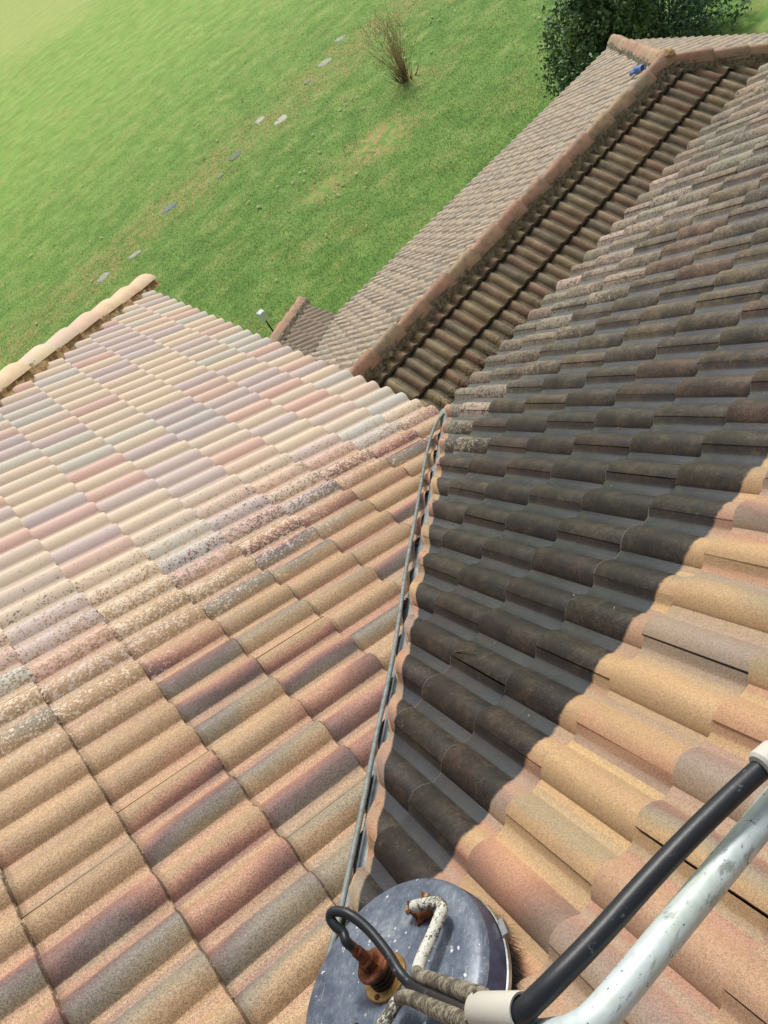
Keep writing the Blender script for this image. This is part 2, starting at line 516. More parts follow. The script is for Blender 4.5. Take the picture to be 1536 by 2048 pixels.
class Slope:
    """frame: X right when looking up the slope, Y up the slope, Z out of it; origin on the eave"""
    def __init__(s, origin, right, uphill, th, gauge, first, phase, step=STEP, thick=0.015):
        s.step, s.thick = step, thick
        s.o = Vector(origin)
        s.R = Vector(right)
        s.U = (Vector(uphill) * math.cos(th) + Vector((0, 0, math.sin(th)))).normalized()
        s.N = s.R.cross(s.U).normalized()
        s.th, s.gauge, s.first, s.phase = th, gauge, first, phase   # phase: X of one crest
        s.M = Matrix(((s.R.x, s.U.x, s.N.x, s.o.x), (s.R.y, s.U.y, s.N.y, s.o.y), (s.R.z, s.U.z, s.N.z, s.o.z), (0, 0, 0, 1)))
    def tail(s, k):
        return 0.0 if k == 0 else s.first + s.gauge * (k - 1)
    def w(s, x, d, h=0.0):
        return s.M @ Vector((x, d, h))

def project(p):
    d = Vector(p) - CAM_C
    z = d.dot(Vector(CAM_R[2]))
    if z < 0.05: return None
    return 768 + 1535.7 * d.dot(Vector(CAM_R[0])) / z, 1024 + 1535.7 * d.dot(Vector(CAM_R[1])) / z

def lay(slope, rows, xlo, xhi, cuts, parent, mat, single, name='roof_tile', jitter=1.0):
    """lay tiles; cuts: (point, normal) world planes keeping the side normal points to; single(world centre) -> own object?"""
    V0, F0, A0 = tile_vf(slope.gauge, slope.step, slope.thick)
    shared = mesh('roof_tile', V0, F0, 38)
    at = shared.attributes.new('pan', 'FLOAT', 'POINT')
    at.data.foreach_set('value', A0)
    shared.materials.append(mat)
    JV, JF, JA = [], [], []
    local = np.array(V0)
    cnt = 0
    for k in rows:
        j0 = math.floor((xlo - slope.phase) / 0.30) - 1
        j1 = math.ceil((xhi - slope.phase) / 0.30) + 1
        for j in range(j0, j1):
            x = slope.phase - CREST + 0.30 * j + 0.15 * (k % 2)
            if x + 0.30 < xlo or x > xhi: continue
            jit = Matrix.Translation((random.gauss(0, 0.0012) * jitter, random.gauss(0, 0.0025) * jitter, random.gauss(0, 0.0008) * jitter)) @ Matrix.Rotation(random.gauss(0, 0.0025) * jitter, 4, 'Z') @ Matrix.Rotation(random.gauss(0, 0.003) * jitter, 4, 'X')
            Mw = slope.M @ Matrix.Translation((x, slope.tail(k), 0)) @ jit
            Mn = np.array(Mw)
            W = local @ Mn[:3, :3].T + Mn[:3, 3]
            keep, cut = True, []
            for co, no in cuts:
                d = (W - np.array(co)) @ np.array(no)
                if d.max() < 0.012: keep = False; break
                if d.min() < 0: cut.append((co, no))
            if not keep: continue
            own = single(Mw @ Vector((0.13, slope.gauge * 0.5, -0.03)))
            if cut:
                bm = bmesh.new()
                lay_a = bm.verts.layers.float.new('pan')
                vs = []
                for p, a in zip(W, A0):
                    q = bm.verts.new(p); q[lay_a] = a; vs.append(q)
                for q in F0: bm.faces.new([vs[i] for i in q])
                for co, no in cut:
                    bmesh.ops.bisect_plane(bm, geom=bm.verts[:] + bm.edges[:] + bm.faces[:], plane_co=co, plane_no=no, clear_inner=True, dist=1e-5)
                if not bm.faces: bm.free(); continue
                if own:
                    me = bpy.data.meshes.new(name)
                    bm.to_mesh(me)
                    me.materials.append(mat)
                    me.polygons.foreach_set('use_smooth', [True] * len(me.polygons))
                    me.set_sharp_from_angle(angle=math.radians(38))
                    link(name, me, parent)
                    cnt += 1
                else:
                    bm.verts.index_update()
                    o = len(JV)
                    JV += [tuple(q.co) for q in bm.verts]; JA += [q[lay_a] for q in bm.verts]
                    JF += [tuple(q.index + o for q in f.verts) for f in bm.faces]
                bm.free()
            elif own:
                ob = link(name, shared, parent)
                ob.matrix_world = Mw
                cnt += 1
            else:
                o = len(JV)
                JV += [tuple(p) for p in W]; JA += A0
                JF += [tuple(i + o for i in q) for q in F0]
    if JV:
        me = mesh('roof_tiles', JV, JF, 38)
        at = me.attributes.new('pan', 'FLOAT', 'POINT')
        at.data.foreach_set('value', JA)
        me.materials.append(mat)
        tag(link('roof_tiles', me, parent), kind='stuff')
    return cnt

def in_frame(p, mx=40, my=40):
    q = project(p)
    return q is not None and -mx < q[0] < 1536 + mx and -my < q[1] < 2048 + my

# ------------------------------------------------------------------ ground
def mat_lawn():
    g = G('lawn')
    X = g.xyz()
    big = g.noise(0.22, 4, 0.6)
    mid = g.noise(1.3, 4, 0.65)
    streak = g.noise(1.0, 4, 0.65, vec=g.vec(g.mul(X[0], 0.35), g.mul(X[1], 1.5), 0.0))
    mid = g.add(g.mul(mid, 0.6), g.mul(streak, 0.4))
    fine = g.noise(18, 4, 0.75)
    vfine = g.noise(70, 3, 0.7)
    far = g.step(g.add(X[1], g.mul(X[0], -0.05)), 15.0, 40.0)
    near_c = g.ramp(mid, [(0.3, lin(84, 115, 54)), (0.46, lin(98, 131, 62)), (0.56, lin(114, 143, 72)), (0.70, lin(146, 158, 98))])
    far_c = g.ramp(mid, [(0.3, lin(106, 136, 62)), (0.48, lin(124, 155, 73)), (0.6, lin(140, 165, 86)), (0.72, lin(164, 174, 108))])
    c = g.mix(far, near_c, far_c)
    # worn, strawy ground along the row of stones and a few bare spots
    wob = g.mul(g.sub(g.noise(0.5, 3), 0.5), 3.0)
    strip = g.step(g.m_('ABSOLUTE', g.sub(g.add(X[1], wob), 20.9)), 2.2, 0.3)
    blot = g.step(g.add(g.mul(g.noise(0.55, 5, 0.7), 0.6), g.mul(streak, 0.4)), 0.48, 0.64)
    def spot(x, y, r):
        d = g.m_('SQRT', g.add(g.m_('POWER', g.sub(X[0], x), 2.0), g.m_('POWER', g.mul(g.sub(X[1], y), 1.3), 2.0)))
        return g.step(g.add(d, g.mul(g.sub(mid, 0.5), 1.6)), r, r * 0.25)
    bare = g.m_('MAXIMUM', g.mul(spot(10.0, 14.5, 2.0), 1.15), g.mul(spot(8.0, 14.6, 1.3), 0.8))
    bare = g.m_('MAXIMUM', bare, g.mul(spot(12.75, 16.2, 1.1), 0.8))
    bare = g.m_('MAXIMUM', bare, g.mul(spot(3.2, 11.2, 1.2), 0.7))
    straw = g.ramp(fine, [(0.3, lin(124, 112, 66)), (0.7, lin(176, 160, 106))])
    sm = g.mul(g.step(g.noise(5, 4, 0.75), 0.42, 0.6), g.m_('MAXIMUM', g.mul(strip, 0.85), g.m_('MAXIMUM', g.mul(blot, 0.6), bare)))
    c = g.mix(sm, c, straw)
    sandy = g.step(g.add(X[1], g.mul(g.sub(big, 0.5), 20)), 52, 66)
    c = g.mix(g.mul(sandy, 0.4), c, lin(180, 178, 112))
    k = g.add(0.86, g.add(g.mul(fine, 0.26), g.mul(vfine, 0.24)))
    c = g.mix(1.0, c, g.vec(k, k, k), 'MULTIPLY')
    g.bump(g.add(g.mul(fine, 1.0), g.mul(vfine, 0.5)), 0.4, 0.02)
    return g.out(c, 0.9, 0, 0.15)

def build_ground():
    n = 60
    xs = np.concatenate([np.linspace(-600, -12, 12), np.linspace(-8, 40, 49), np.linspace(50, 700, 14)])
    ys = np.concatenate([np.linspace(-600, -12, 12), np.linspace(-8, 60, 69), np.linspace(70, 900, 16)])
    V = [(x, y, GROUND_Z + 0.05 * mnoise.noise(Vector((x * 0.15, y * 0.15, 0))) * min(1, max(0, (y - 7) / 3)) + 0.0006 * max(0, y - 30) ** 1.5 * 0.6) for y in ys for x in xs]
    nx = len(xs)
    F = [(j * nx + i, j * nx + i + 1, (j + 1) * nx + i + 1, (j + 1) * nx + i) for j in range(len(ys) - 1) for i in range(nx - 1)]
    o = link('ground', mesh('ground', V, F, 180), None, mat_lawn())
    tag(o, kind='structure')

def ground_h(x, y):
    return GROUND_Z + 0.05 * mnoise.noise(Vector((x * 0.15, y * 0.15, 0))) * min(1, max(0, (y - 7) / 3)) + 0.0006 * max(0, y - 30) ** 1.5 * 0.6

build_ground()

# grass blades over the part of the lawn that shows nearest
def build_grass():
    N = 300000
    P = np.empty((0, 2))
    while len(P) < N:
        c = np.column_stack([rng.uniform(-1, 32, N), rng.uniform(8.5, 55, N)])
        dist = np.hypot(c[:, 0] + 1.8, c[:, 1] + 3.3)
        keep = rng.random(N) < np.clip((13.0 / dist) ** 1.6, 0, 1) * np.clip((52 - dist) / 30, 0, 1)
        # keep only what the view can hold
        d = np.column_stack([c, np.full(N, GROUND_Z)]) - np.array(CAM_C)
        R = np.array(CAM_R)
        q = d @ R.T
        u = 768 + 1535.7 * q[:, 0] / q[:, 2]; v = 1024 + 1535.7 * q[:, 1] / q[:, 2]
        keep &= (u > -150) & (u < 1650) & (v > -150) & (v < 900)
        for sx_, sy_, sr_ in ((9.9, 14.5, 1.0), (7.9, 14.6, 0.7), (12.75, 16.2, 0.6)):
            keep &= (np.hypot(c[:, 0] - sx_, (c[:, 1] - sy_) * 1.3) > sr_ * rng.uniform(0.5, 1.5, N))
        P = np.vstack([P, c[keep]])
    P = P[:N]
    z = np.array([ground_h(x, y) for x, y in P])
    a = rng.uniform(0, 2 * math.pi, N)
    w = rng.uniform(0.003, 0.0075, N)
    h = rng.uniform(0.015, 0.042, N)
    lx, ly = rng.normal(0, 0.03, N), rng.normal(0, 0.03, N)
    V = np.empty((N, 3, 3))
    V[:, 0] = np.column_stack([P[:, 0] - np.cos(a) * w, P[:, 1] - np.sin(a) * w, z])
    V[:, 1] = np.column_stack([P[:, 0] + np.cos(a) * w, P[:, 1] + np.sin(a) * w, z])
    V[:, 2] = np.column_stack([P[:, 0] + lx, P[:, 1] + ly, z + h])
    me = quads_mesh('grass', V, 3)
    g = G('grass_blade')
    X = g.xyz()
    t = g.add(g.mul(g.noise(1.3, 4, 0.65), 0.7), g.mul(g.noise(45, 2), 0.35))
    c = g.ramp(t, [(0.3, lin(92, 124, 58)), (0.48, lin(110, 143, 68)), (0.58, lin(130, 156, 82)), (0.72, lin(172, 168, 116))])
    far = g.step(X[1], 15.0, 34.0)
    c = g.mix(g.mul(far, 0.75), c, lin(126, 157, 75))
    g.out(c, 0.7, 0, 0.25)
    me.materials.append(g.m)
    o = link('grass', me)
    tag(o, 'short green grass blades of the lawn below the roofs', 'grass', kind='stuff')
build_grass()

# ------------------------------------------------------------------ the house
house = empty('house', (0, 0, GROUND_Z))
bpy.context.view_layer.update()
tag(house, 'house with concrete tile roofs, upper slopes half washed, lower roof weathered', 'house')

cT, tT = math.cos(TH), math.tan(TH)
slope_a = Slope((0, 0, 0), (0, 1, 0), (-1, 0, 0), TH, GA, EA, YA)
slope_b = Slope((0, 0, 0), (-1, 0, 0), (0, -1, 0), TH, GA, EB, -XB)
slope_c = Slope((0, OB_YE, OB_ZE), (-1, 0, 0), (0, -1, 0), OTH, GO, GO, -0.03)
D_Y0 = 2.486 - 8 * GO * math.cos(OTH)
slope_d = Slope((0, D_Y0, -1.517 - 8 * GO * math.sin(OTH)), (1, 0, 0), (0, 1, 0), OTH, GO, GO, 1.176 + 0.075, 0.036, 0.012)
slope_g = Slope((G_XV, 0, OB_ZE), (0, 1, 0), (-1, 0, 0), OTH, GO, GO, 0.02)
slope_e = Slope((OB_XR + OB_DE, 0, OB_ZE), (0, 1, 0), (-1, 0, 0), OTH, GO, GO, 0.02)

def deck(slope, pts, label, drop=0.10):
    """roof boarding under the tiles as a thin slab; pts are plan (x, y)"""
    def zz(x, y):
        n, o = slope.N, slope.o
        return o.z - ((x - o.x) * n.x + (y - o.y) * n.y) / n.z
    k = len(pts)
    V = [(x, y, zz(x, y) - drop) for x, y in pts] + [(x, y, zz(x, y) - drop - 0.03) for x, y in pts]
    F = [tuple(range(k)), tuple(range(2 * k - 1, k - 1, -1))] + [(i, k + i, k + (i + 1) % k, (i + 1) % k) for i in range(k)]
    o = link('roof_slope', mesh('roof_slope', V, F), house, M['deck'])
    o['label'] = label
    return o

A_TOP, B_TOP = 4.6, 4.6
GAPA, GAPB = -0.012, 0.044
r2 = math.sqrt(0.5)
deck_a = deck(slope_a, [(-0.03, -0.0), (-0.03, HIP_L - 0.05), (-A_TOP, HIP_L - A_TOP - 0.05), (-A_TOP, -A_TOP)], 'washed left slope, tan near, chalky pale further off')
deck_b = deck(slope_b, [(0.0, -0.03), (7.0, -0.03), (7.0, -B_TOP), (-B_TOP, -B_TOP)], 'right slope, dark with grime, washed tan along one edge')
deck_c = deck(slope_c, [(-1.1, OB_YR + 0.02), (OB_XR, OB_YR + 0.02), (OB_XR + OB_DE - 0.05, OB_YE - 0.03), (G_XV, OB_YE - 0.03)], 'lower slope falling to the lawn')
deck_d = deck(slope_d, [(-0.5, -0.40), (OB_XR + OB_YR + 0.40, -0.40), (OB_XR, OB_YR - 0.02), (-0.5, OB_YR - 0.02)], 'lower slope facing the upper roof')
deck_g = deck(slope_g, [(G_XV - 0.03, OB_YE), (G_XV - 0.03, OB_YE + G_L - 0.03), (-0.5, OB_YE + G_L - G_XV - 0.5), (-0.5, OB_YE - G_XV - 0.5)], 'brown slope of the small wing')
deck_e = deck(slope_e, [(OB_XR + 0.05, OB_YR), (OB_XR + OB_DE - 0.03, OB_YR - OB_DE + 0.05), (OB_XR + OB_DE - 0.03, OB_YR + OB_DE - 0.05)], 'hipped end of the lower roof')

cuts_a = [((GAPA * 0 - 0.0, GAPA * 1.4, 0), (-r2, r2, 0)), ((0, HIP_L - 0.10, 0), (r2, -r2, 0))]
cuts_b = [((GAPB * 1.4, 0, 0), (r2, -r2, 0))]
nA = lay(slope_a, range(0, 14), -A_TOP, HIP_L + 0.2, cuts_a, deck_a, M['tile_a'], lambda p: in_frame(p))
nB = lay(slope_b, range(0, 13), -7.0, B_TOP + 0.3, cuts_b, deck_b, M['tile_b'], lambda p: in_frame(p))
cuts_c = [((G_XV, OB_YE, 0), (r2, -r2, 0)), ((OB_XR, OB_YR, 0), (-r2, r2, 0)), ((0, OB_YR + 0.03, 0), (0, 1, 0))]
lay(slope_c, range(0, 11), -(OB_XR + OB_DE + 0.2), 1.3, cuts_c, deck_c, M['tile_c'], lambda p: False)
cuts_d = [((OB_XR, OB_YR, 0), (-r2, -r2, 0)), ((0, OB_YR - 0.03, 0), (0, -1, 0))]
def d_single(p):
    q = project(p)
    return q is not None and p.y > 1.25 and q[0] > 760 and in_frame(p, 0, 0) and q[1] + 1.055 * q[0] < 1738
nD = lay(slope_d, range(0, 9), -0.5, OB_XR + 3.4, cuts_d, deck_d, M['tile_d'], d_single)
cuts_g = [((G_XV, OB_YE, 0), (-r2, r2, 0)), ((G_XV, OB_YE + G_L - 0.06, 0), (r2, -r2, 0))]
lay(slope_g, range(0, 9), 2.5, OB_YE + G_L + 0.1, cuts_g, deck_g, M['tile_g'], lambda p: False)
cuts_e = [((OB_XR, OB_YR, 0), (r2, -r2, 0)), ((OB_XR, OB_YR, 0), (r2, r2, 0))]
lay(slope_e, range(0, 11), OB_YR - OB_DE, OB_YR + OB_DE, cuts_e, deck_e, M['tile_e'], lambda p: False)
print('single tiles', nA, nB, nD)

# ---- ridge and hip caps
def cap_vf(length, w0, w1, h0, h1, flat):
    """one cap along +Y (uphill): wide end at y=0; rounded angular section"""
    sec = [(-1.0, 0.0), (-0.93, 0.30), (-0.74, 0.66), (-0.42, 0.92), (-0.12, 1.0), (0.12, 1.0), (0.42, 0.92), (0.74, 0.66), (0.93, 0.30), (1.0, 0.0)]
    if flat:
        sec = [(-1.0, 0.0), (-0.97, 0.10), (-0.36, 0.84), (-0.24, 0.96), (-0.14, 1.0), (0.14, 1.0), (0.24, 0.96), (0.36, 0.84), (0.97, 0.10), (1.0, 0.0)]
    n = len(sec)
    V, F = [], []
    for y, w, h, dz in ((length, w1, h1, -0.012), (0.012, w0, h0, 0.0), (0.0, w0 * 0.985, h0 * 0.98, -0.004), (0.003, w0 * 0.84, h0 * 0.80, -0.004)):
        for a, b in sec:
            V.append((a * w * 0.5, y, b * h + dz))
    for r in range(3):
        for i in range(n - 1):
            F.append((r * n + i, (r + 1) * n + i, (r + 1) * n + i + 1, r * n + i + 1))
    return V, F

def cap_run(name, low, direction, up, total, mat, parent, pitch=0.40, w=0.23, h=0.10, flat=False):
    d = Vector(direction).normalized()
    u = Vector(up); u = (u - d * u.dot(d)).normalized()
    x = d.cross(u).normalized()
    V, F = cap_vf(pitch + 0.045, w, w * 0.80, h, h * 0.80, flat)
    me = mesh(name, V, F, 30)
    me.materials.append(mat)
    k, s = 0, 0.0
    out = []
    while s < total - 0.05:
        o = link(name, me, parent)
        p = Vector(low) + d * s
        jit = Matrix.Rotation(random.gauss(0, 0.012), 4, 'Z') @ Matrix.Rotation(random.gauss(0, 0.010), 4, 'X') @ Matrix.Rotation(random.gauss(0, 0.02), 4, 'Y')
        o.matrix_world = Matrix(((x.x, d.x, u.x, p.x), (x.y, d.y, u.y, p.y), (x.z, d.z, u.z, p.z), (0, 0, 0, 1))) @ Matrix.Translation((random.gauss(0, 0.004), 0, random.gauss(0, 0.003))) @ jit
        out.append(o)
        s += pitch
    return out

def mortar_run(low, direction, up, total, mat, parent, w, drop, side, ragged=0.02, step=0.03):
    """bedding mortar under one side of a cap run: a lumpy strip from the cap edge down to the tiles"""
    d = Vector(direction).normalized()
    u = Vector(up); u = (u - d * u.dot(d)).normalized()
    x = d.cross(u).normalized() * side
    n = int(total / step)
    V, F = [], []
    cols = [(w * 0.40, 0.02), (w * 0.46, -0.01), (w * 0.50, -drop * 0.45), (w * 0.58, -drop)]
    for i in range(n + 1):
        p = Vector(low) + d * (i * step)
        for c, (a, b) in enumerate(cols):
            q = 0.0 if c == 0 else random.gauss(0, ragged) * (1.0 if c > 1 else 0.5)
            V.append(p + x * (a + q) + u * (b + random.gauss(0, ragged * 0.4)))
    m = len(cols)
    for i in range(n):
        for c in range(m - 1):
            F.append((i * m + c, i * m + c + 1, (i + 1) * m + c + 1, (i + 1) * m + c))
    o = link('mortar_bed', mesh('mortar_bed', V, F, 60), parent, mat)
    return o

UP = Vector((0, 0, 1))
# upper hip on the far edge of the left slope
hipdir = Vector((-1, -1, tT))
hip_low = Vector((0.06, HIP_L + 0.06, -0.06 * tT)) + UP * -0.012
cap_run('hip_cap', hip_low, hipdir, UP, 6.4, M['cap_pale'], house, w=0.29, h=0.085)
mortar_run(hip_low - UP * 0.0, hipdir, UP, 6.4, M['mortar_tan'], house, 0.26, 0.075, -1, 0.010)
mortar_run(hip_low - UP * 0.0, hipdir, UP, 6.4, M['mortar_tan'], house, 0.26, 0.075, 1, 0.010)
# lower ridge, its two hips, and the hip of the small wing
rlow = Vector((-0.5, OB_YR, OB_ZR - 0.015))
cap_run('ridge_cap', Vector((OB_XR + 0.05, OB_YR, OB_ZR - 0.005)), (-1, 0, 0), UP, 6.7, M['cap_red'], house, w=0.25, h=0.115, flat=True)
for sd_ in (-1, 1):
    mortar_run(Vector((OB_XR + 0.05, OB_YR, OB_ZR - 0.005)), (-1, 0, 0), UP, 6.7, M['mortar_grey'], house, 0.26, 0.085, sd_, 0.014)
for sy in (1, -1):
    hl = Vector((OB_XR + OB_DE + 0.03, OB_YR + sy * (OB_DE + 0.03), OB_ZE - 0.02))
    hd = Vector((-1, -sy, OB_T))
    tot = hd.length * (OB_DE + 0.03) - 0.12
    cap_run('hip_cap', hl, hd, UP, tot - 0.2, M['cap_red'], house, w=0.25, h=0.10, flat=True)
    for sd_ in (-1, 1):
        mortar_run(hl, hd, UP, tot, M['mortar_grey'], house, 0.25, 0.08, sd_, 0.013)
hl = Vector((G_XV + 0.03, OB_YE + G_L + 0.03, OB_ZE - 0.02))
hd = Vector((-1, -1, OB_T))
cap_run('hip_cap', hl, hd, UP, 4.5, M['cap_red'], house, w=0.23, h=0.085, flat=True)
for sd_ in (-1, 1):
    mortar_run(hl, hd, UP, 4.5, M['mortar_grey'], house, 0.25, 0.08, sd_, 0.013)
# mortar knob where ridge and hips meet
bm = bmesh.new()
bmesh.ops.create_icosphere(bm, subdivisions=3, radius=0.10)
for v in bm.verts:
    v.co *= 1 + 0.18 * mnoise.noise(v.co * 14)
    v.co.z *= 0.55
me = bpy.data.meshes.new('mortar_bed'); bm.to_mesh(me); bm.free()
me.materials.append(M['mortar_tan'])
o = link('mortar_bed', me, house)
o.location = (OB_XR + 0.03, OB_YR, OB_ZR + 0.055)
o.matrix_parent_inverse = Matrix.Translation((0, 0, -GROUND_Z))

# ---- the valley between the upper slopes
def valley():
    V, F = [], []
    n = 60
    for i in range(n + 1):
        t = -0.06 + 4.6 * i / n
        for off, dz in ((-0.16, -0.085), (-0.05, -0.085), (-0.014, -0.062), (0.028, -0.046), (0.10, -0.075)):
            x, y = -t + off * r2, -t - off * r2
            V.append((x, y, t * tT + dz + (abs(off) * 0.0)))
    for i in range(n):
        for c in range(4):
            F.append((i * 5 + c, i * 5 + c + 1, (i + 1) * 5 + c + 1, (i + 1) * 5 + c))
    o = link('valley_gutter', mesh('valley_gutter', V, F, 20), house, M['valley'])
    # pointed edge of the right slope: thickness of cut tiles and bedding, following rolls and courses
    V, F = [], []
    ds = 0.006
    k = int(4.4 / ds)
    m = 4
    for i in range(k + 1):
        y = -0.02 - i * ds * r2 * 1.4
        x = y + GAPB * 1.4
        D = -y / cT
        kk = 0 if D < EB else int((D - EB) / GA) + 1
        t0 = slope_b.tail(kk); gl = GA if kk else EB
        fr = (D - t0) / GA
        lx = -x - (slope_b.phase - CREST)
        h = height_at(lx, fr) - (ROLL_H + STEP)
        top = slope_b.w(-x, D, h)
        wob = 0.010 * mnoise.noise(Vector((x * 9, y * 9, 1.0)))
        out = Vector((-r2, r2, 0))
        hm = (h + 0.064) * 0.55 - 0.064
        mid_ = slope_b.w(-x, D, hm)
        V += [top - out * 0.006 - UP * 0.0015, top + out * (0.008 + wob * 0.4) - UP * 0.004, mid_ + out * (0.016 + wob * 0.6) - UP * 0.006, Vector((x, y, -y * tT - 0.085)) + out * (0.022 + wob * 0.6)]
    for i in range(k):
        for c in range(m - 1):
            F.append((i * m + c, i * m + c + 1, (i + 1) * m + c + 1, (i + 1) * m + c))
    o = link('mortar_bed', mesh('mortar_bed', V, F, 50), house, M['mortar_cut'])
    o['label'] = 'tan pointed edge of the cut tiles along the valley'
valley()

# ---- walls, fascias and soffits under the eaves
def wall(lo, hi, name='wall', mat='render_wall'):
    v, f = box_vf(lo, hi)
    link(name, mesh(name, v, f), house, M[mat])
wall((-5.2, -5.2, GROUND_Z - 0.3), (-0.52, 3.9, -0.20))
wall((-0.518, -5.2, GROUND_Z - 0.3), (7.0, -0.52, -0.20))
wall((-0.516, -0.46, GROUND_Z - 0.3), (OB_XR + OB_DE - 0.55, OB_YE - 0.55, OB_ZE - 0.18))
wall((-0.514, OB_YE - 0.548, GROUND_Z - 0.3), (G_XV - 0.55, OB_YE + G_L - 0.55, OB_ZE - 0.18))
def fascia(lo, hi): wall(lo, hi, 'fascia_board', 'fascia')
fascia((-0.06, 0.06, -0.34), (-0.035, HIP_L - 0.08, -0.115))
fascia((0.0, -0.06, -0.34), (7.0, -0.035, -0.115))
fascia((G_XV + 0.02, OB_YE - 0.06, OB_ZE - 0.34), (OB_XR + OB_DE - 0.07, OB_YE - 0.035, OB_ZE - 0.115))
fascia((G_XV - 0.06, OB_YE, OB_ZE - 0.34), (G_XV - 0.035, OB_YE + G_L - 0.06, OB_ZE - 0.115))
fascia((OB_XR + OB_DE - 0.06, OB_YR - OB_DE + 0.1, OB_ZE - 0.34), (OB_XR + OB_DE - 0.035, OB_YE - 0.064, OB_ZE - 0.115))
wall((-0.515, 0.05, -0.345), (-0.062, HIP_L - 0.4, -0.325), 'soffit')
wall((-0.06, -0.515, -0.348), (7.0, -0.062, -0.328), 'soffit')

# ------------------------------------------------------------------ pipe lying in the valley
PIPE = [(-2.42, -2.437, 1.215), (-2.3, -2.319, 1.145), (-2.224, -2.248, 1.108), (-2.154, -2.184, 1.073), (-2.049, -2.082, 1.022), (-1.912, -1.947, 0.955), (-1.748, -1.781, 0.874), (-1.583, -1.62, 0.793), (-1.385, -1.417, 0.696), (-1.132, -1.142, 0.571), (-0.868, -0.869, 0.441), (-0.529, -0.515, 0.275), (-0.313, -0.3, 0.169), (-0.166, -0.173, 0.096), (-0.08, -0.115, 0.054), (-0.05, -0.10, 0.034)]
v, f = tube_vf(spline(PIPE, 6), 0.0088, 14)
o = link('pipe', mesh('pipe', v, f, 50), None, M['pipe'])
tag(o, 'thin grey pipe lying along the roof valley', 'pipe')

# ------------------------------------------------------------------ surface cleaner
CN = Vector((0.062, 0.43, 0.90)).normalized()
CC = Vector((-2.105, -2.53, 1.385))
cx_ = Vector((1, 0, 0)); cx_ = (cx_ - CN * cx_.dot(CN)).normalized()
cy_ = CN.cross(cx_)
CF = Matrix(((cx_.x, cy_.x, CN.x, CC.x), (cx_.y, cy_.y, CN.y, CC.y), (cx_.z, cy_.z, CN.z, CC.z), (0, 0, 0, 1)))
CFI = CF.inverted()

def mat_shell():
    g = G('cleaner_shell')
    n = g.add(g.mul(g.noise(7, 5, 0.75), 0.6), g.mul(g.noise(45, 4, 0.7), 0.4))
    c = g.ramp(n, [(0.34, lin(56, 62, 76)), (0.46, lin(82, 91, 107)), (0.56, lin(104, 113, 125)), (0.68, lin(142, 148, 152))])
    X = g.xyz()
    scr = g.noise(1.0, 3, 0.7, vec=g.vec(g.mul(g.add(X[0], X[1]), 14), g.mul(g.sub(X[0], X[1]), 160), g.mul(X[2], 40)))
    c = g.mix(g.mul(g.step(scr, 0.60, 0.66), 0.45), c, lin(158, 164, 166))
    pt = g.step(g.noise(34, 3, 0.7, dist=0.6), 0.66, 0.70)
    dots = g.mul(g.step(g.add(g.voro(46), g.mul(g.sub(g.noise(130, 2), 0.5), 0.35)), 0.15, 0.10), g.step(g.noise(12, 3), 0.50, 0.60))
    c = g.mix(g.m_('MAXIMUM', pt, dots, clamp=True), c, lin(206, 208, 206))
    sc = g.step(g.noise(70, 3, 0.7), 0.62, 0.68)
    c = g.mix(g.mul(sc, 0.5), c, lin(44, 46, 56))
    g.bump(g.noise(60, 3), 0.25, 0.002)
    return g.out(c, 0.42, 0.1, 0.5)

def mat_flaked(name, base, chip, lo=0.5, hi=0.56, scale=120, rough=0.55, metal=0.0):
    g = G(name)
    f = g.add(g.mul(g.noise(scale, 3, 0.7), 0.55), g.mul(g.noise(14, 3, 0.6), 0.45))
    c = g.mix(g.step(f, lo, hi), base, chip)
    g.bump(f, 0.3, 0.002)
    return g.out(c, rough, metal, 0.4)

M['shell'] = mat_shell()
M['shell_dark'] = mat_simple('cleaner_skirt', lin(40, 43, 60), lin(74, 80, 104), 24, 0.4, bumps=0.2)
M['fork'] = mat_flaked('fork_paint', lin(196, 196, 184), lin(88, 82, 68), 0.50, 0.56, 150, 0.6)
M['fork_dirty'] = mat_flaked('fork_grime', lin(150, 142, 122), lin(78, 72, 62), 0.44, 0.54, 110, 0.8)
M['brass'] = mat_simple('brass', lin(150, 110, 60), lin(206, 170, 110), 30, 0.4, metal=0.8, bumps=0.15)
M['rust'] = mat_simple('rusty_steel', lin(62, 36, 24), lin(150, 92, 60), 40, 0.6, metal=0.5, bumps=0.4)
M['dark_steel'] = mat_simple('dark_steel', lin(28, 22, 20), lin(70, 52, 42), 60, 0.5, metal=0.5, bumps=0.3)
M['rubber'] = mat_flaked('black_rubber', lin(34, 37, 41), lin(112, 118, 122), 0.60, 0.68, 70, 0.42)
M['clampband'] = mat_simple('steel_band', lin(150, 152, 148), lin(206, 206, 200), 30, 0.3, metal=0.9, bumps=0.0)
def mat_lance():
    g = G('lance_tube')
    n = g.noise(10, 4, 0.7)
    c = g.ramp(n, [(0.3, lin(178, 192, 190)), (0.5, lin(204, 214, 212)), (0.7, lin(186, 198, 186))])
    X = g.xyz()
    sv = g.vec(g.mul(X[0], 12), g.mul(X[1], 60), g.mul(X[2], 60))
    c = g.mix(g.mul(g.step(g.noise(1.0, 4, 0.75, vec=sv), 0.54, 0.68), 0.65), c, lin(92, 98, 84))
    c = g.mix(g.step(g.noise(90, 3, 0.7), 0.64, 0.69), c, lin(54, 52, 46))
    g.bump(g.noise(50, 3), 0.2, 0.002)
    return g.out(c, 0.45, 0.15, 0.5)
M['lance'] = mat_lance()
M['collar'] = mat_flaked('collar_paint', lin(196, 192, 180), lin(128, 122, 108), 0.60, 0.70, 30, 0.5)
M['bristle'] = mat_simple('bristle', lin(12, 12, 13), lin(30, 28, 28), 30, 0.6, bumps=0)

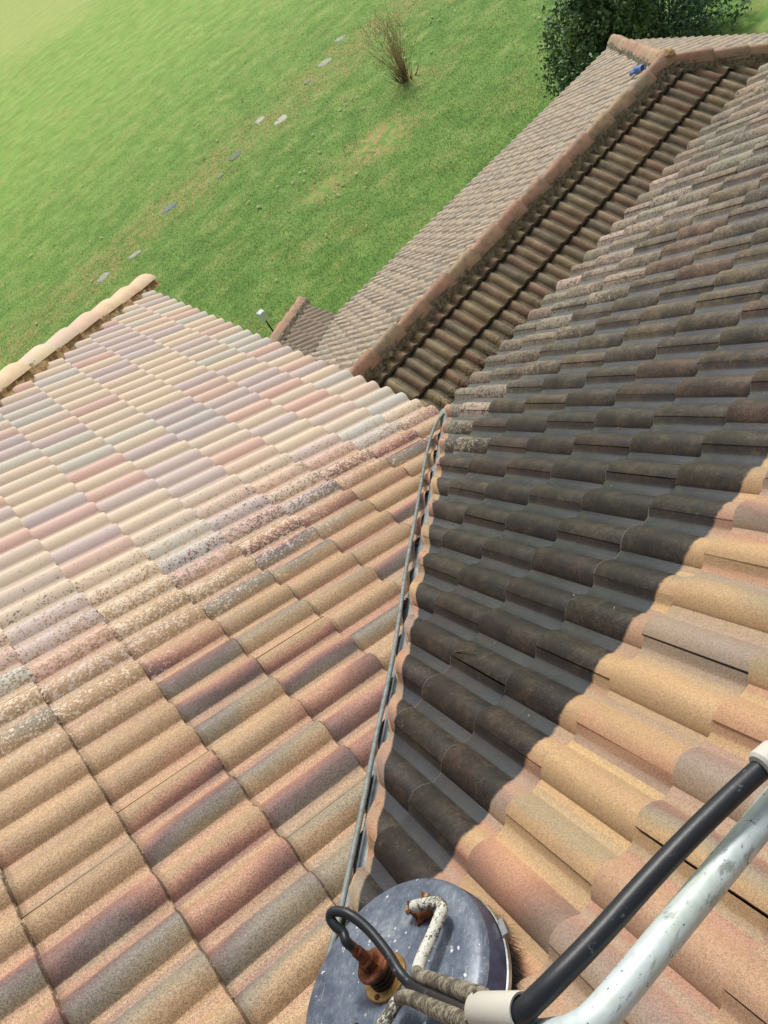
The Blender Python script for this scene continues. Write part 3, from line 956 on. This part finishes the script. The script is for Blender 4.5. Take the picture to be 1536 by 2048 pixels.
cleaner = empty('surface_cleaner', tuple(CC - CN * 0.11))
tag(cleaner, 'round blue grey rotary surface cleaner with forked handle on the tiles', 'surface cleaner')
def part(name, vf, mat, parent=None, sm=35):
    return link(name, mesh(name, vf[0], vf[1], sm), parent or cleaner, M[mat])

RT = 0.236
shell = part('shell', lathe_vf([(0.0, 0.004), (0.06, 0.004), (0.14, 0.002), (0.19, -0.001), (RT - 0.012, -0.006), (RT, -0.014), (RT + 0.004, -0.024)], CF, 72), 'shell')
part('skirt', lathe_vf([(RT + 0.004, -0.024), (RT + 0.010, -0.05), (RT + 0.012, -0.078), (RT + 0.012, -0.092), (RT - 0.01, -0.094)], CF, 72), 'shell_dark', shell)
band = part('clamp_band', lathe_vf([(RT + 0.013, -0.074), (RT + 0.016, -0.076), (RT + 0.016, -0.088), (RT + 0.013, -0.090)], CF, 72), 'clampband')
a0 = math.radians(-18)
scf = CF @ Matrix.Rotation(a0, 4, 'Z') @ Matrix.Translation((RT + 0.022, 0, -0.080))
v, f = box_vf((-0.008, -0.02, -0.009), (0.006, 0.02, 0.009))
v = [scf @ Vector(p) for p in v]
part('clamp_screw', (v, f), 'clampband', band)
# bristles
def bristles():
    N = 5200
    a = rng.uniform(0, 2 * math.pi, N)
    V = np.empty((N, 3, 3))
    r0 = RT + 0.002 + rng.uniform(-0.012, 0.008, N)
    r1 = r0 + rng.normal(0.012, 0.010, N)
    z0 = np.full(N, -0.085)
    z1 = -0.148 + rng.normal(0, 0.012, N)
    da = 0.0032
    sw = rng.normal(0, 0.035, N)
    for k, (aa, rr, zz) in enumerate(((a - da, r0, z0), (a + da, r0, z0), (a + sw, r1, z1))):
        V[:, k] = np.column_stack([rr * np.cos(aa), rr * np.sin(aa), zz])
    Mx = np.array(CF)
    V = V @ Mx[:3, :3].T + Mx[:3, 3]
    me = quads_mesh('bristles', V, 3)
    me.materials.append(M['bristle'])
    tag(link('bristles', me, cleaner), kind='stuff')
bristles()
# hub: flange with screws, body, ring, nut, fitting
hub = part('hub', lathe_vf([(0.0, 0.050), (0.030, 0.050), (0.033, 0.046), (0.033, 0.040), (0.029, 0.039), (0.029, 0.035), (0.032, 0.034), (0.032, 0.029), (0.029, 0.028), (0.029, 0.024), (0.033, 0.023), (0.034, 0.012)], CF, 40), 'dark_steel')
part('flange', lathe_vf([(0.0, 0.013), (0.050, 0.013), (0.052, 0.011), (0.052, 0.003)], CF, 48), 'brass', hub)
part('ring', lathe_vf([(0.0, 0.058), (0.036, 0.058), (0.038, 0.056), (0.038, 0.050), (0.034, 0.048)], CF, 40), 'rust', hub)
for k in range(4):
    an = math.radians(35 + 90 * k)
    fr = CF @ Matrix.Translation((0.043 * math.cos(an), 0.043 * math.sin(an), 0.013))
    part('screw', lathe_vf([(0.0, 0.003), (0.0055, 0.003), (0.0065, 0.0)], fr, 12), 'rust', hub)
part('nut', lathe_vf([(0.0, 0.082), (0.018, 0.082), (0.021, 0.078), (0.021, 0.060), (0.021, 0.057)], CF, 6), 'rust', hub, 20)
part('fitting', lathe_vf([(0.0, 0.145), (0.0095, 0.145), (0.0105, 0.140), (0.0105, 0.112), (0.013, 0.109), (0.013, 0.086), (0.012, 0.080)], CF, 20), 'rust', hub)
LOOP = [tuple(CC + CN * 0.125), tuple(CC + CN * 0.145), (-2.090, -2.450, 1.516), (-2.092, -2.431, 1.524), (-2.089, -2.415, 1.529), (-2.079, -2.411, 1.534), (-2.067, -2.421, 1.535), (-2.053, -2.448, 1.537), (-2.045, -2.494, 1.530), (-2.046, -2.556, 1.527), (-2.052, -2.604, 1.528), (-2.045, -2.650, 1.545), (-2.0, -2.75, 1.70), (-1.94, -2.88, 1.93)]
part('supply_hose', tube_vf(spline(LOOP, 7), 0.0105, 14), 'rubber')
# fork of the handle
F1 = [(-1.967, -2.477, 1.388), (-1.944, -2.499, 1.400), (-1.924, -2.522, 1.411), (-1.92, -2.544, 1.423), (-1.94, -2.558, 1.434), (-1.984, -2.578, 1.45), (-2.02, -2.596, 1.469), (-2.036, -2.612, 1.484)]
F1b = [(-2.034, -2.612, 1.490), (-2.026, -2.639, 1.536), (-2.008, -2.677, 1.591), (-1.96, -2.783, 1.774), (-1.908, -2.899, 1.993)]
F2 = [(-2.23, -2.60, 1.450), (-2.201, -2.614, 1.462), (-2.158, -2.614, 1.471), (-2.114, -2.611, 1.475), (-2.098, -2.607, 1.470)]
F2b = [(-2.096, -2.606, 1.466), (-2.07, -2.641, 1.534), (-2.043, -2.695, 1.62), (-1.996, -2.793, 1.782), (-1.941, -2.906, 1.975)]
fk = part('handle_fork', tube_vf(spline(F1, 6), 0.0130, 16), 'fork')
part('fork_arm', tube_vf(spline(F1b, 6), 0.0132, 16), 'fork_dirty', fk)
part('fork_arm', tube_vf(spline(F2b, 6), 0.0132, 16), 'fork_dirty', fk)
part('fork_tine', tube_vf(spline(F2, 6), 0.0130, 16), 'fork', fk)
# brackets with bolts where the fork is fixed to the shell
def bracket(c, ang):
    c = Vector(c)
    l = CFI @ c
    fr = CF @ Matrix.Translation((l.x, l.y, 0.003)) @ Matrix.Rotation(ang, 4, 'Z')
    parts = []
    v, f = box_vf((-0.030, -0.022, 0.0), (0.030, 0.022, 0.006))
    parts.append(([fr @ Vector(p) for p in v], f))
    for s in (-1, 1):
        v, f = box_vf((-0.016, s * 0.019 - 0.002, 0.0055), (0.016, s * 0.019 + 0.002, 0.034))
        parts.append(([fr @ Vector(p) for p in v], f))
    b = part('bracket', join_vf(parts), 'rust', None, 20)
    for s in (-1, 1):
        bf = fr @ Matrix.Translation((0, s * 0.022, 0.024)) @ Matrix.Rotation(-s * math.pi / 2, 4, 'X')
        part('bolt', lathe_vf([(0.0, 0.010), (0.008, 0.010), (0.0085, 0.008), (0.0085, 0.0)], bf, 6), 'brass', b, 20)
bracket((-1.958, -2.487, 1.36), math.radians(70))
bracket((-2.215, -2.60, 1.40), math.radians(-10))
# socket, hose and lance
COLL = [(-1.924, -2.900, 1.982), (-1.878, -2.961, 2.037)]
cdir = (Vector(COLL[1]) - Vector(COLL[0]))
cl = cdir.length
zf = cdir.normalized(); xf = zf.orthogonal().normalized(); yf = zf.cross(xf)
COF = Matrix(((xf.x, yf.x, zf.x, COLL[0][0]), (xf.y, yf.y, zf.y, COLL[0][1]), (xf.z, yf.z, zf.z, COLL[0][2]), (0, 0, 0, 1)))
part('socket', lathe_vf([(0.0, -0.004), (0.019, -0.004), (0.0215, 0.0), (0.0228, cl - 0.004), (0.0220, cl), (0.0190, cl - 0.001), (0.0180, cl - 0.02), (0.0180, cl - 0.05)], COF, 32), 'collar')
HOSE = [(-1.912, -2.925, 1.995), (-1.881, -2.958, 2.038), (-1.854, -2.966, 2.045), (-1.816, -2.972, 2.045), (-1.748, -2.978, 2.032), (-1.654, -2.983, 2.013), (-1.558, -2.991, 1.994), (-1.461, -3.002, 1.971), (-1.383, -3.014, 1.949), (-1.26, -3.034, 1.898), (-0.9, -3.1, 1.75)]
part('pressure_hose', tube_vf(spline(HOSE, 8), 0.0146, 20), 'rubber')
LANCE = [(-1.925, -2.945, 1.985), (-1.909, -2.963, 2.002), (-1.877, -2.997, 2.023), (-1.848, -3.020, 2.036), (-1.804, -3.030, 2.033), (-1.652, -3.031, 1.982), (-1.473, -3.032, 1.917), (-1.11, -3.036, 1.801), (-0.6, -3.04, 1.64)]
lance = part('lance', tube_vf(spline(LANCE, 8), 0.0205, 24), 'lance')
hd_ = Vector((-1.423, -3.008, 1.968))
hdir = (Vector((-1.383, -3.014, 1.949)) - Vector((-1.461, -3.002, 1.971))).normalized()
v, f = tube_vf([hd_ - hdir * 0.018, hd_ - hdir * 0.014, hd_ + hdir * 0.014, hd_ + hdir * 0.018], [0.018, 0.022, 0.022, 0.018], 24)
cz = part('hose_clip', (v, f), 'collar', lance)
v, f = tube_vf([hd_, hd_ + Vector((-0.01, -0.03, -0.055))], 0.012, 12)
part('clip_post', (v, f), 'collar', lance)

# ------------------------------------------------------------------ things on the lawn
def mat_stone():
    g = G('flat_stone')
    n = g.noise(7, 4, 0.7)
    c = g.ramp(n, [(0.3, lin(188, 194, 176)), (0.5, lin(222, 224, 214)), (0.7, lin(250, 250, 244))])
    c = g.mix(1.0, c, g.t.nodes.new('ShaderNodeObjectInfo').outputs['Color'], 'MULTIPLY')
    g.bump(g.noise(20, 4), 0.5, 0.02)
    return g.out(c, 0.85, 0, 0.2)
M['stone'] = mat_stone()
STONES = [
    (2.89, 20.13, 0.42, 'flat grey stone in the lawn nearest the pale upper hip'),
    (3.95, 19.85, 0.38, 'small pale stone in the lawn, second from the upper hip end'),
    (6.03, 20.87, 0.50, 'long blue grey stone in the lawn, third from the upper hip end'),
    (7.73, 20.11, 0.26, 'tiny grey stone between the third and the broad lawn stones'),
    (8.75, 20.6, 0.52, 'broad mossy grey stone sunk in the middle of the lawn'),
    (10.61, 20.33, 0.50, 'palest flat stone in the lawn, half way along the row'),
    (10.6, 21.55, 0.40, 'dull flat stone just beyond the palest lawn stone'),
    (12.7, 21.3, 0.30, 'small grey stone among straw before the last two stones'),
    (13.81, 21.57, 0.50, 'narrow pale stone in the lawn, second from the bare shrub'),
    (15.26, 22.33, 0.42, 'far pale stone in the lawn, closest to the bare shrub')]
for i, (x, y, r, lab) in enumerate(STONES):
    r *= 0.55
    V, F = [], []
    k = 14
    ph = random.uniform(0, 6)
    for ring, (rr, zz) in enumerate(((1.0, -0.03), (0.97, 0.002), (0.82, 0.014), (0.35, 0.018))):
        for j in range(k):
            a = 2 * math.pi * j / k
            q = r * rr * (1 + 0.5 * mnoise.noise(Vector((math.cos(a) * 1.4 + i * 7, math.sin(a) * 1.4, ph))))
            V.append((q * math.cos(a) * 1.15, q * math.sin(a) * 0.85, zz + 0.012 * mnoise.noise(Vector((q * 9 * math.cos(a), q * 9 * math.sin(a), i)))))
    for ring in range(3):
        for j in range(k):
            F.append((ring * k + j, ring * k + (j + 1) % k, (ring + 1) * k + (j + 1) % k, (ring + 1) * k + j))
    F.append(tuple(3 * k + j for j in range(k)))
    o = link('flat_stone', mesh('flat_stone', V, F, 60), None, M['stone'])
    o.location = (x, y, ground_h(x, y))
    o.rotation_euler.z = random.uniform(-0.5, 0.5)
    o.color = lin(206, 204, 188) if 'palest' in lab else lin(186, 188, 174) if 'pale' in lab else lin(140, 150, 152) if 'blue' in lab else lin(134, 146, 120) if 'mossy' in lab else lin(150, 154, 142)
    tag(o, lab, 'stone', 'flat stones set in a row across the lawn')

# fallen leaves and bits on the lawn, one scatter
def litter():
    spots = [(22.1, 71.2, 3), (15.95, 17.7, 8), (12.66, 22.0, 3), (12.1, 41.7, 2), (8.8, 25.8, 3), (6.2, 27.9, 2), (3.4, 26.0, 3), (11.6, 17.7, 9), (8.3, 16.1, 6), (6.8, 16.5, 7), (8.1, 14.0, 8), (17.0, 34.0, 4), (13.5, 17.0, 10), (10.5, 25.5, 3), (14.5, 27, 4)]
    V = []
    pts = []
    for x, y, n in spots:
        for k in range(n):
            pts.append((x + random.gauss(0, 0.35), y + random.gauss(0, 0.3)))
    for k in range(90):
        pts.append((random.uniform(0, 22), random.uniform(11, 34)))
    for x, y in pts:
        s = random.uniform(0.03, 0.075)
        a = random.uniform(0, 6.28)
        z = ground_h(x, y) + 0.06
        t = random.gauss(0, 0.35)
        V.append([(x + s * math.cos(a + b) * e, y + s * math.sin(a + b) * e, z + t * s * math.cos(b)) for b, e in ((0, 1.3), (1.57, 0.6), (3.14, 1.1), (4.71, 0.6))])
    me = quads_mesh('fallen_leaves', np.array(V), 4)
    me.materials.append(mat_simple('dead_leaf', lin(140, 128, 84), lin(196, 188, 150), 2.0, 0.8, bumps=0))
    tag(link('fallen_leaves', me), 'pale dead leaves and chips scattered on the lawn', 'leaves', kind='stuff')
litter()

# garden light on a stake
lx, ly = 3.28, 11.3
gz = ground_h(lx, ly)
lamp = empty('garden_light', (lx, ly, gz))
tag(lamp, 'small white garden light on a dark stake beside the brown wing', 'garden light')
v, f = tube_vf([(lx, ly, gz - 0.05), (lx, ly, gz + 0.36)], 0.018, 10)
link('stake', mesh('stake', v, f, 40), lamp, mat_simple('stake_black', lin(24, 26, 24), lin(44, 46, 44), 20, 0.5, bumps=0))
v, f = [], []
W = 0.075
lev = [(0.34, 0.05), (0.36, W), (0.53, W * 1.1), (0.56, W * 0.95), (0.575, W * 0.4)]
for h, w in lev:
    for sx, sy in ((-1, -1), (1, -1), (1, 1), (-1, 1)):
        v.append((lx + sx * w, ly + sy * w, gz + h))
for i in range(len(lev) - 1):
    for k in range(4):
        f.append((i * 4 + k, i * 4 + (k + 1) % 4, i * 4 + 4 + (k + 1) % 4, i * 4 + 4 + k))
f.append((16, 17, 18, 19)); f.append((3, 2, 1, 0))
link('lamp_head', mesh('lamp_head', v, f), lamp, mat_simple('white_plastic', lin(206, 214, 212), lin(228, 232, 230), 12, 0.4, bumps=0))

# ------------------------------------------------------------------ plants
def mat_leaf(name, stops, rough=0.5):
    g = G(name)
    r = g.noise(23, 2, 0.6)
    b = g.noise(1.6, 3)
    c = g.ramp(g.add(g.mul(r, 0.65), g.mul(b, 0.35)), stops)
    return g.out(c, rough, 0, 0.3)
M['leaf_dark'] = mat_leaf('leaf_dark', [(0.3, lin(66, 94, 56)), (0.5, lin(94, 124, 74)), (0.7, lin(136, 152, 96))], 0.55)
M['leaf_blue'] = mat_leaf('leaf_blue', [(0.3, lin(66, 96, 72)), (0.5, lin(94, 128, 98)), (0.7, lin(134, 160, 128))], 0.5)
M['leaf_autumn'] = mat_leaf('leaf_autumn', [(0.3, lin(120, 92, 34)), (0.5, lin(150, 112, 50)), (0.7, lin(150, 160, 60))])
M['twig'] = mat_simple('twig', lin(70, 56, 40), lin(120, 98, 72), 20, 0.85, bumps=0)
M['cane'] = mat_simple('cane', lin(152, 128, 98), lin(196, 174, 136), 6, 0.8, bumps=0)

def leaf_cloud(name, lobes, n, size, mat, parent, shell_bias=0.55):
    """leaf sized folded quads through overlapping lobes: (cx, cy, cz, rx, ry, rz)"""
    L = np.array(lobes, float)
    vol = L[:, 3] * L[:, 4] * L[:, 5]
    pick = rng.choice(len(L), n, p=vol / vol.sum())
    d = rng.normal(size=(n, 3)); d /= np.linalg.norm(d, axis=1)[:, None]
    r = np.where(rng.random(n) < shell_bias, rng.uniform(0.8, 1.05, n), rng.uniform(0.2, 0.95, n) ** 0.6)
    lump = np.array([mnoise.noise(Vector(p * 2.6 + q * 3.1)) for p, q in zip(d, L[pick][:, :3])])
    r = r * (1 + 0.45 * lump)
    P = L[pick, :3] + d * L[pick, 3:] * r[:, None]
    P = P[P[:, 2] > GROUND_Z + 0.05]
    n = len(P)
    nd = rng.normal(size=(n, 3)) + np.array([0, 0, 0.7]); nd /= np.linalg.norm(nd, axis=1)[:, None]
    t = rng.normal(size=(n, 3)); t -= nd * (t * nd).sum(1)[:, None]; t /= np.linalg.norm(t, axis=1)[:, None]
    b = np.cross(nd, t)
    s = (size * rng.uniform(0.6, 1.35, n))[:, None]
    V = np.empty((n, 4, 3))
    V[:, 0] = P - t * s
    V[:, 1] = P + b * s * 0.5 - nd * s * 0.12
    V[:, 2] = P + t * s
    V[:, 3] = P - b * s * 0.5 - nd * s * 0.12
    me = quads_mesh(name, V, 4)
    me.materials.append(M[mat])
    return link(name, me, parent)

def stems(name, base, tips, rad, mat, parent, kink=0.12, seg=5):
    parts = []
    for tp in tips:
        b = Vector(base) + Vector((random.gauss(0, 0.06), random.gauss(0, 0.06), 0))
        t = Vector(tp)
        mid = (b + t) / 2 + Vector((random.gauss(0, kink), random.gauss(0, kink), random.gauss(0.1, kink)))
        pts = spline([b, mid, t], 4)
        parts.append(tube_vf(pts, [rad * (1 - 0.85 * i / (len(pts) - 1)) for i in range(len(pts))], seg, False))
    V, F = join_vf(parts)
    return link(name, mesh(name, V, F, 60), parent, M[mat])

def bush(name, label, lobes, n, size, mat, base, group):
    root = empty(name, base)
    tag(root, label, 'bush', group)
    leaf_cloud('foliage', lobes, n, size, mat, root)
    tips = []
    for k in range(26):
        l = random.choice(lobes)
        tips.append((l[0] + random.uniform(-0.8, 0.8) * l[3], l[1] + random.uniform(-0.8, 0.8) * l[4], l[2] + random.uniform(-0.3, 0.85) * l[5]))
    stems('branches', base, tips, 0.035, 'twig', root)
    return root

gB = 'evergreen bushes behind the lower roof'
b1 = bush('evergreen_bush', 'dark small leaved bush spilling past the lawn side of the lower roof',
     [(11.7, 8.5, -4.3, 1.05, 1.0, 1.2), (12.4, 8.3, -3.7, 0.9, 0.8, 1.1), (10.9, 8.0, -4.7, 0.8, 0.75, 0.9), (10.3, 7.75, -5.0, 0.55, 0.5, 0.6), (12.8, 8.8, -3.3, 0.6, 0.6, 1.0), (11.5, 8.6, -3.3, 0.28, 0.28, 0.75), (11.9, 8.9, -3.0, 0.22, 0.22, 0.8), (11.0, 8.5, -3.9, 0.22, 0.22, 0.6), (10.6, 8.2, -4.3, 0.2, 0.2, 0.5), (12.2, 8.2, -2.9, 0.3, 0.3, 0.7)], 20000, 0.050, 'leaf_dark', (11.7, 8.4, GROUND_Z), gB)
b2 = bush('evergreen_bush', 'rounded blue green bush right of the bare branches behind the roof end',
     [(14.3, 8.6, -4.4, 1.2, 1.3, 1.3), (13.8, 9.3, -4.0, 1.0, 1.0, 1.2), (14.6, 7.7, -4.9, 0.8, 0.8, 0.9)], 15000, 0.046, 'leaf_blue', (14.2, 8.6, GROUND_Z), gB)
b3 = bush('evergreen_bush', 'tangled half bare bush with yellow leaves between two evergreen bushes',
     [(13.0, 8.9, -4.5, 0.9, 0.9, 1.2), (12.6, 8.3, -4.9, 0.9, 0.8, 0.9)], 7000, 0.040, 'leaf_dark', (12.9, 8.7, GROUND_Z), gB)
leaf_cloud('autumn_leaves', [(12.9, 8.9, -3.2, 0.55, 0.5, 0.35), (13.2, 8.6, -3.6, 0.5, 0.4, 0.3)], 220, 0.070, 'leaf_autumn', b3, 0.9)
leaf_cloud('autumn_leaves', [(11.75, 8.75, -2.45, 0.10, 0.10, 0.45)], 46, 0.05, 'leaf_autumn', b1, 0.9)
tips = [(12.9 + random.gauss(0, 0.7), 8.7 + random.gauss(0, 0.6), -3.4 + random.gauss(0, 0.5)) for _ in range(60)]
stems('bare_twigs', (12.9, 8.7, -5.2), tips, 0.014, 'twig', b3, 0.25, 4)

sh = empty('bare_shrub', (12.75, 16.3, GROUND_Z))
tag(sh, 'leafless shrub of many thin upright canes standing on the lawn', 'shrub')
tips = []
for k in range(95):
    a = random.uniform(0, 6.283); rr = abs(random.gauss(0, 0.62))
    tips.append((12.75 + rr * math.cos(a) * 1.1, 16.3 + rr * math.sin(a) * 1.1, GROUND_Z + random.uniform(1.2, 2.1) * (1 - 0.18 * rr)))
stems('canes', (12.75, 16.3, GROUND_Z), tips, 0.0068, 'cane', sh, 0.06, 4)
tw = []
for k in range(150):
    a = random.uniform(0, 6.283); rr = random.uniform(0.05, 0.7)
    p = Vector((12.75 + rr * math.cos(a), 16.3 + rr * math.sin(a), GROUND_Z + random.uniform(0.5, 1.7)))
    tw.append(tube_vf([p, p + Vector((random.gauss(0, 0.12), random.gauss(0, 0.12), random.uniform(0.15, 0.4)))], [0.006, 0.002], 4, False))
V, F = join_vf(tw)
link('twigs', mesh('twigs', V, F), sh, M['cane'])
V = []
for k in range(70):
    a = random.uniform(0, 6.283); rr = abs(random.gauss(0, 0.14))
    V.append((rr * math.cos(a), rr * math.sin(a)))
parts = [tube_vf([(12.75 + x, 16.3 + y, GROUND_Z - 0.05), (12.75 + x * 2.2, 16.3 + y * 2.2, GROUND_Z + random.uniform(0.2, 0.5))], [0.012, 0.003], 4, False) for x, y in V]
Vv, Ff = join_vf(parts)
link('stool', mesh('stool', Vv, Ff), sh, M['twig'])

# ------------------------------------------------------------------ glove by the ridge
def glove():
    n = slope_c.N
    c0 = Vector((6.455, 3.30, OB_ZR - (3.30 - OB_YR) * OB_T)) + n * 0.012
    d = (Vector((6.51, 3.50, 0)) - Vector((6.41, 3.15, 0)))
    d = (d - n * d.dot(n)).normalized()
    s = n.cross(d)
    fr = Matrix(((s.x, d.x, n.x, c0.x), (s.y, d.y, n.y, c0.y), (s.z, d.z, n.z, c0.z), (0, 0, 0, 1)))
    root = empty('glove', tuple(c0))
    tag(root, 'blue rubber work glove dropped beside the lower ridge caps', 'glove')
    parts = []
    parts.append(tube_vf([fr @ Vector(p) for p in [(0, -0.13, 0.01), (0.006, -0.07, 0.016), (0.0, 0.0, 0.02), (-0.004, 0.045, 0.016)]], [0.040, 0.036, 0.046, 0.036], 12))
    fing = [(-0.036, 0.04, -0.055, 0.125), (-0.013, 0.05, -0.018, 0.150), (0.010, 0.05, 0.020, 0.145), (0.032, 0.04, 0.052, 0.115)]
    for a, b, c, e in fing:
        parts.append(tube_vf([fr @ Vector(p) for p in [(a, b - 0.015, 0.016), ((a + c) / 2, (b + e) / 2, 0.028), (c, e, 0.010)]], [0.014, 0.013, 0.010], 8))
    parts.append(tube_vf([fr @ Vector(p) for p in [(0.03, -0.02, 0.016), (0.066, 0.02, 0.02), (0.078, 0.055, 0.010)]], [0.016, 0.014, 0.010], 8))
    V, F = join_vf(parts)
    o = link('glove_body', mesh('glove_body', V, F, 80), root, mat_simple('blue_rubber', lin(56, 88, 166), lin(104, 140, 206), 16, 0.45, bumps=0))
    rm = o.modifiers.new('remesh', 'REMESH'); rm.mode = 'VOXEL'; rm.voxel_size = 0.006; rm.use_smooth_shade = True
    v, f = tube_vf([fr @ Vector((0, -0.15, 0.008)), fr @ Vector((0, -0.125, 0.011))], [0.043, 0.0415], 12, False)
    link('cuff', mesh('cuff', v, f, 60), root, mat_simple('pale_rubber', lin(120, 146, 196), lin(150, 172, 210), 12, 0.5, bumps=0))
glove()

# ------------------------------------------------------------------ bits lying on the unwashed slope
def debris():
    V = []
    for k in range(70):
        x = random.uniform(-1.8, 1.6); y = random.uniform(-2.3, -0.2)
        if x < y + 0.15: continue
        D = -y / cT
        kk = 0 if D < EB else int((D - EB) / GA) + 1
        fr = (D - slope_b.tail(kk)) / GA
        h = height_at(-x - (slope_b.phase - CREST), fr) - (ROLL_H + STEP) + 0.003
        p = slope_b.w(-x, D, h)
        s = random.uniform(0.0015, 0.004)
        a = random.uniform(0, 6.28)
        e1 = (slope_b.R * math.cos(a) + slope_b.U * math.sin(a)) * s * random.uniform(1, 2.2); e2 = slope_b.N.cross(e1).normalized() * s * 0.6
        up = slope_b.N * s * 0.4
        V.append([p - e1, p + e2 + up, p + e1, p - e2 + up])
    me = quads_mesh('debris', np.array([[tuple(q) for q in r] for r in V]), 4)
    me.materials.append(mat_simple('flake', lin(120, 108, 86), lin(190, 182, 166), 3, 0.8, bumps=0))
    tag(link('debris', me), 'tiny pale chips and seeds on the dark unwashed tiles', 'debris', kind='stuff')
    y, x = -1.80, -1.33
    p0 = slope_b.w(1.36, 1.80 / cT, -0.006); p1 = slope_b.w(1.325, 1.90 / cT, 0.004)
    v, f = tube_vf(spline([p0, (p0 + p1) / 2 + UP * 0.006, p1], 4), 0.0022, 6)
    o = link('twig', mesh('twig', v, f, 60), None, M['twig'])
    tag(o, 'short brown twig on a dark tile near the cleaner', 'twig')
debris()
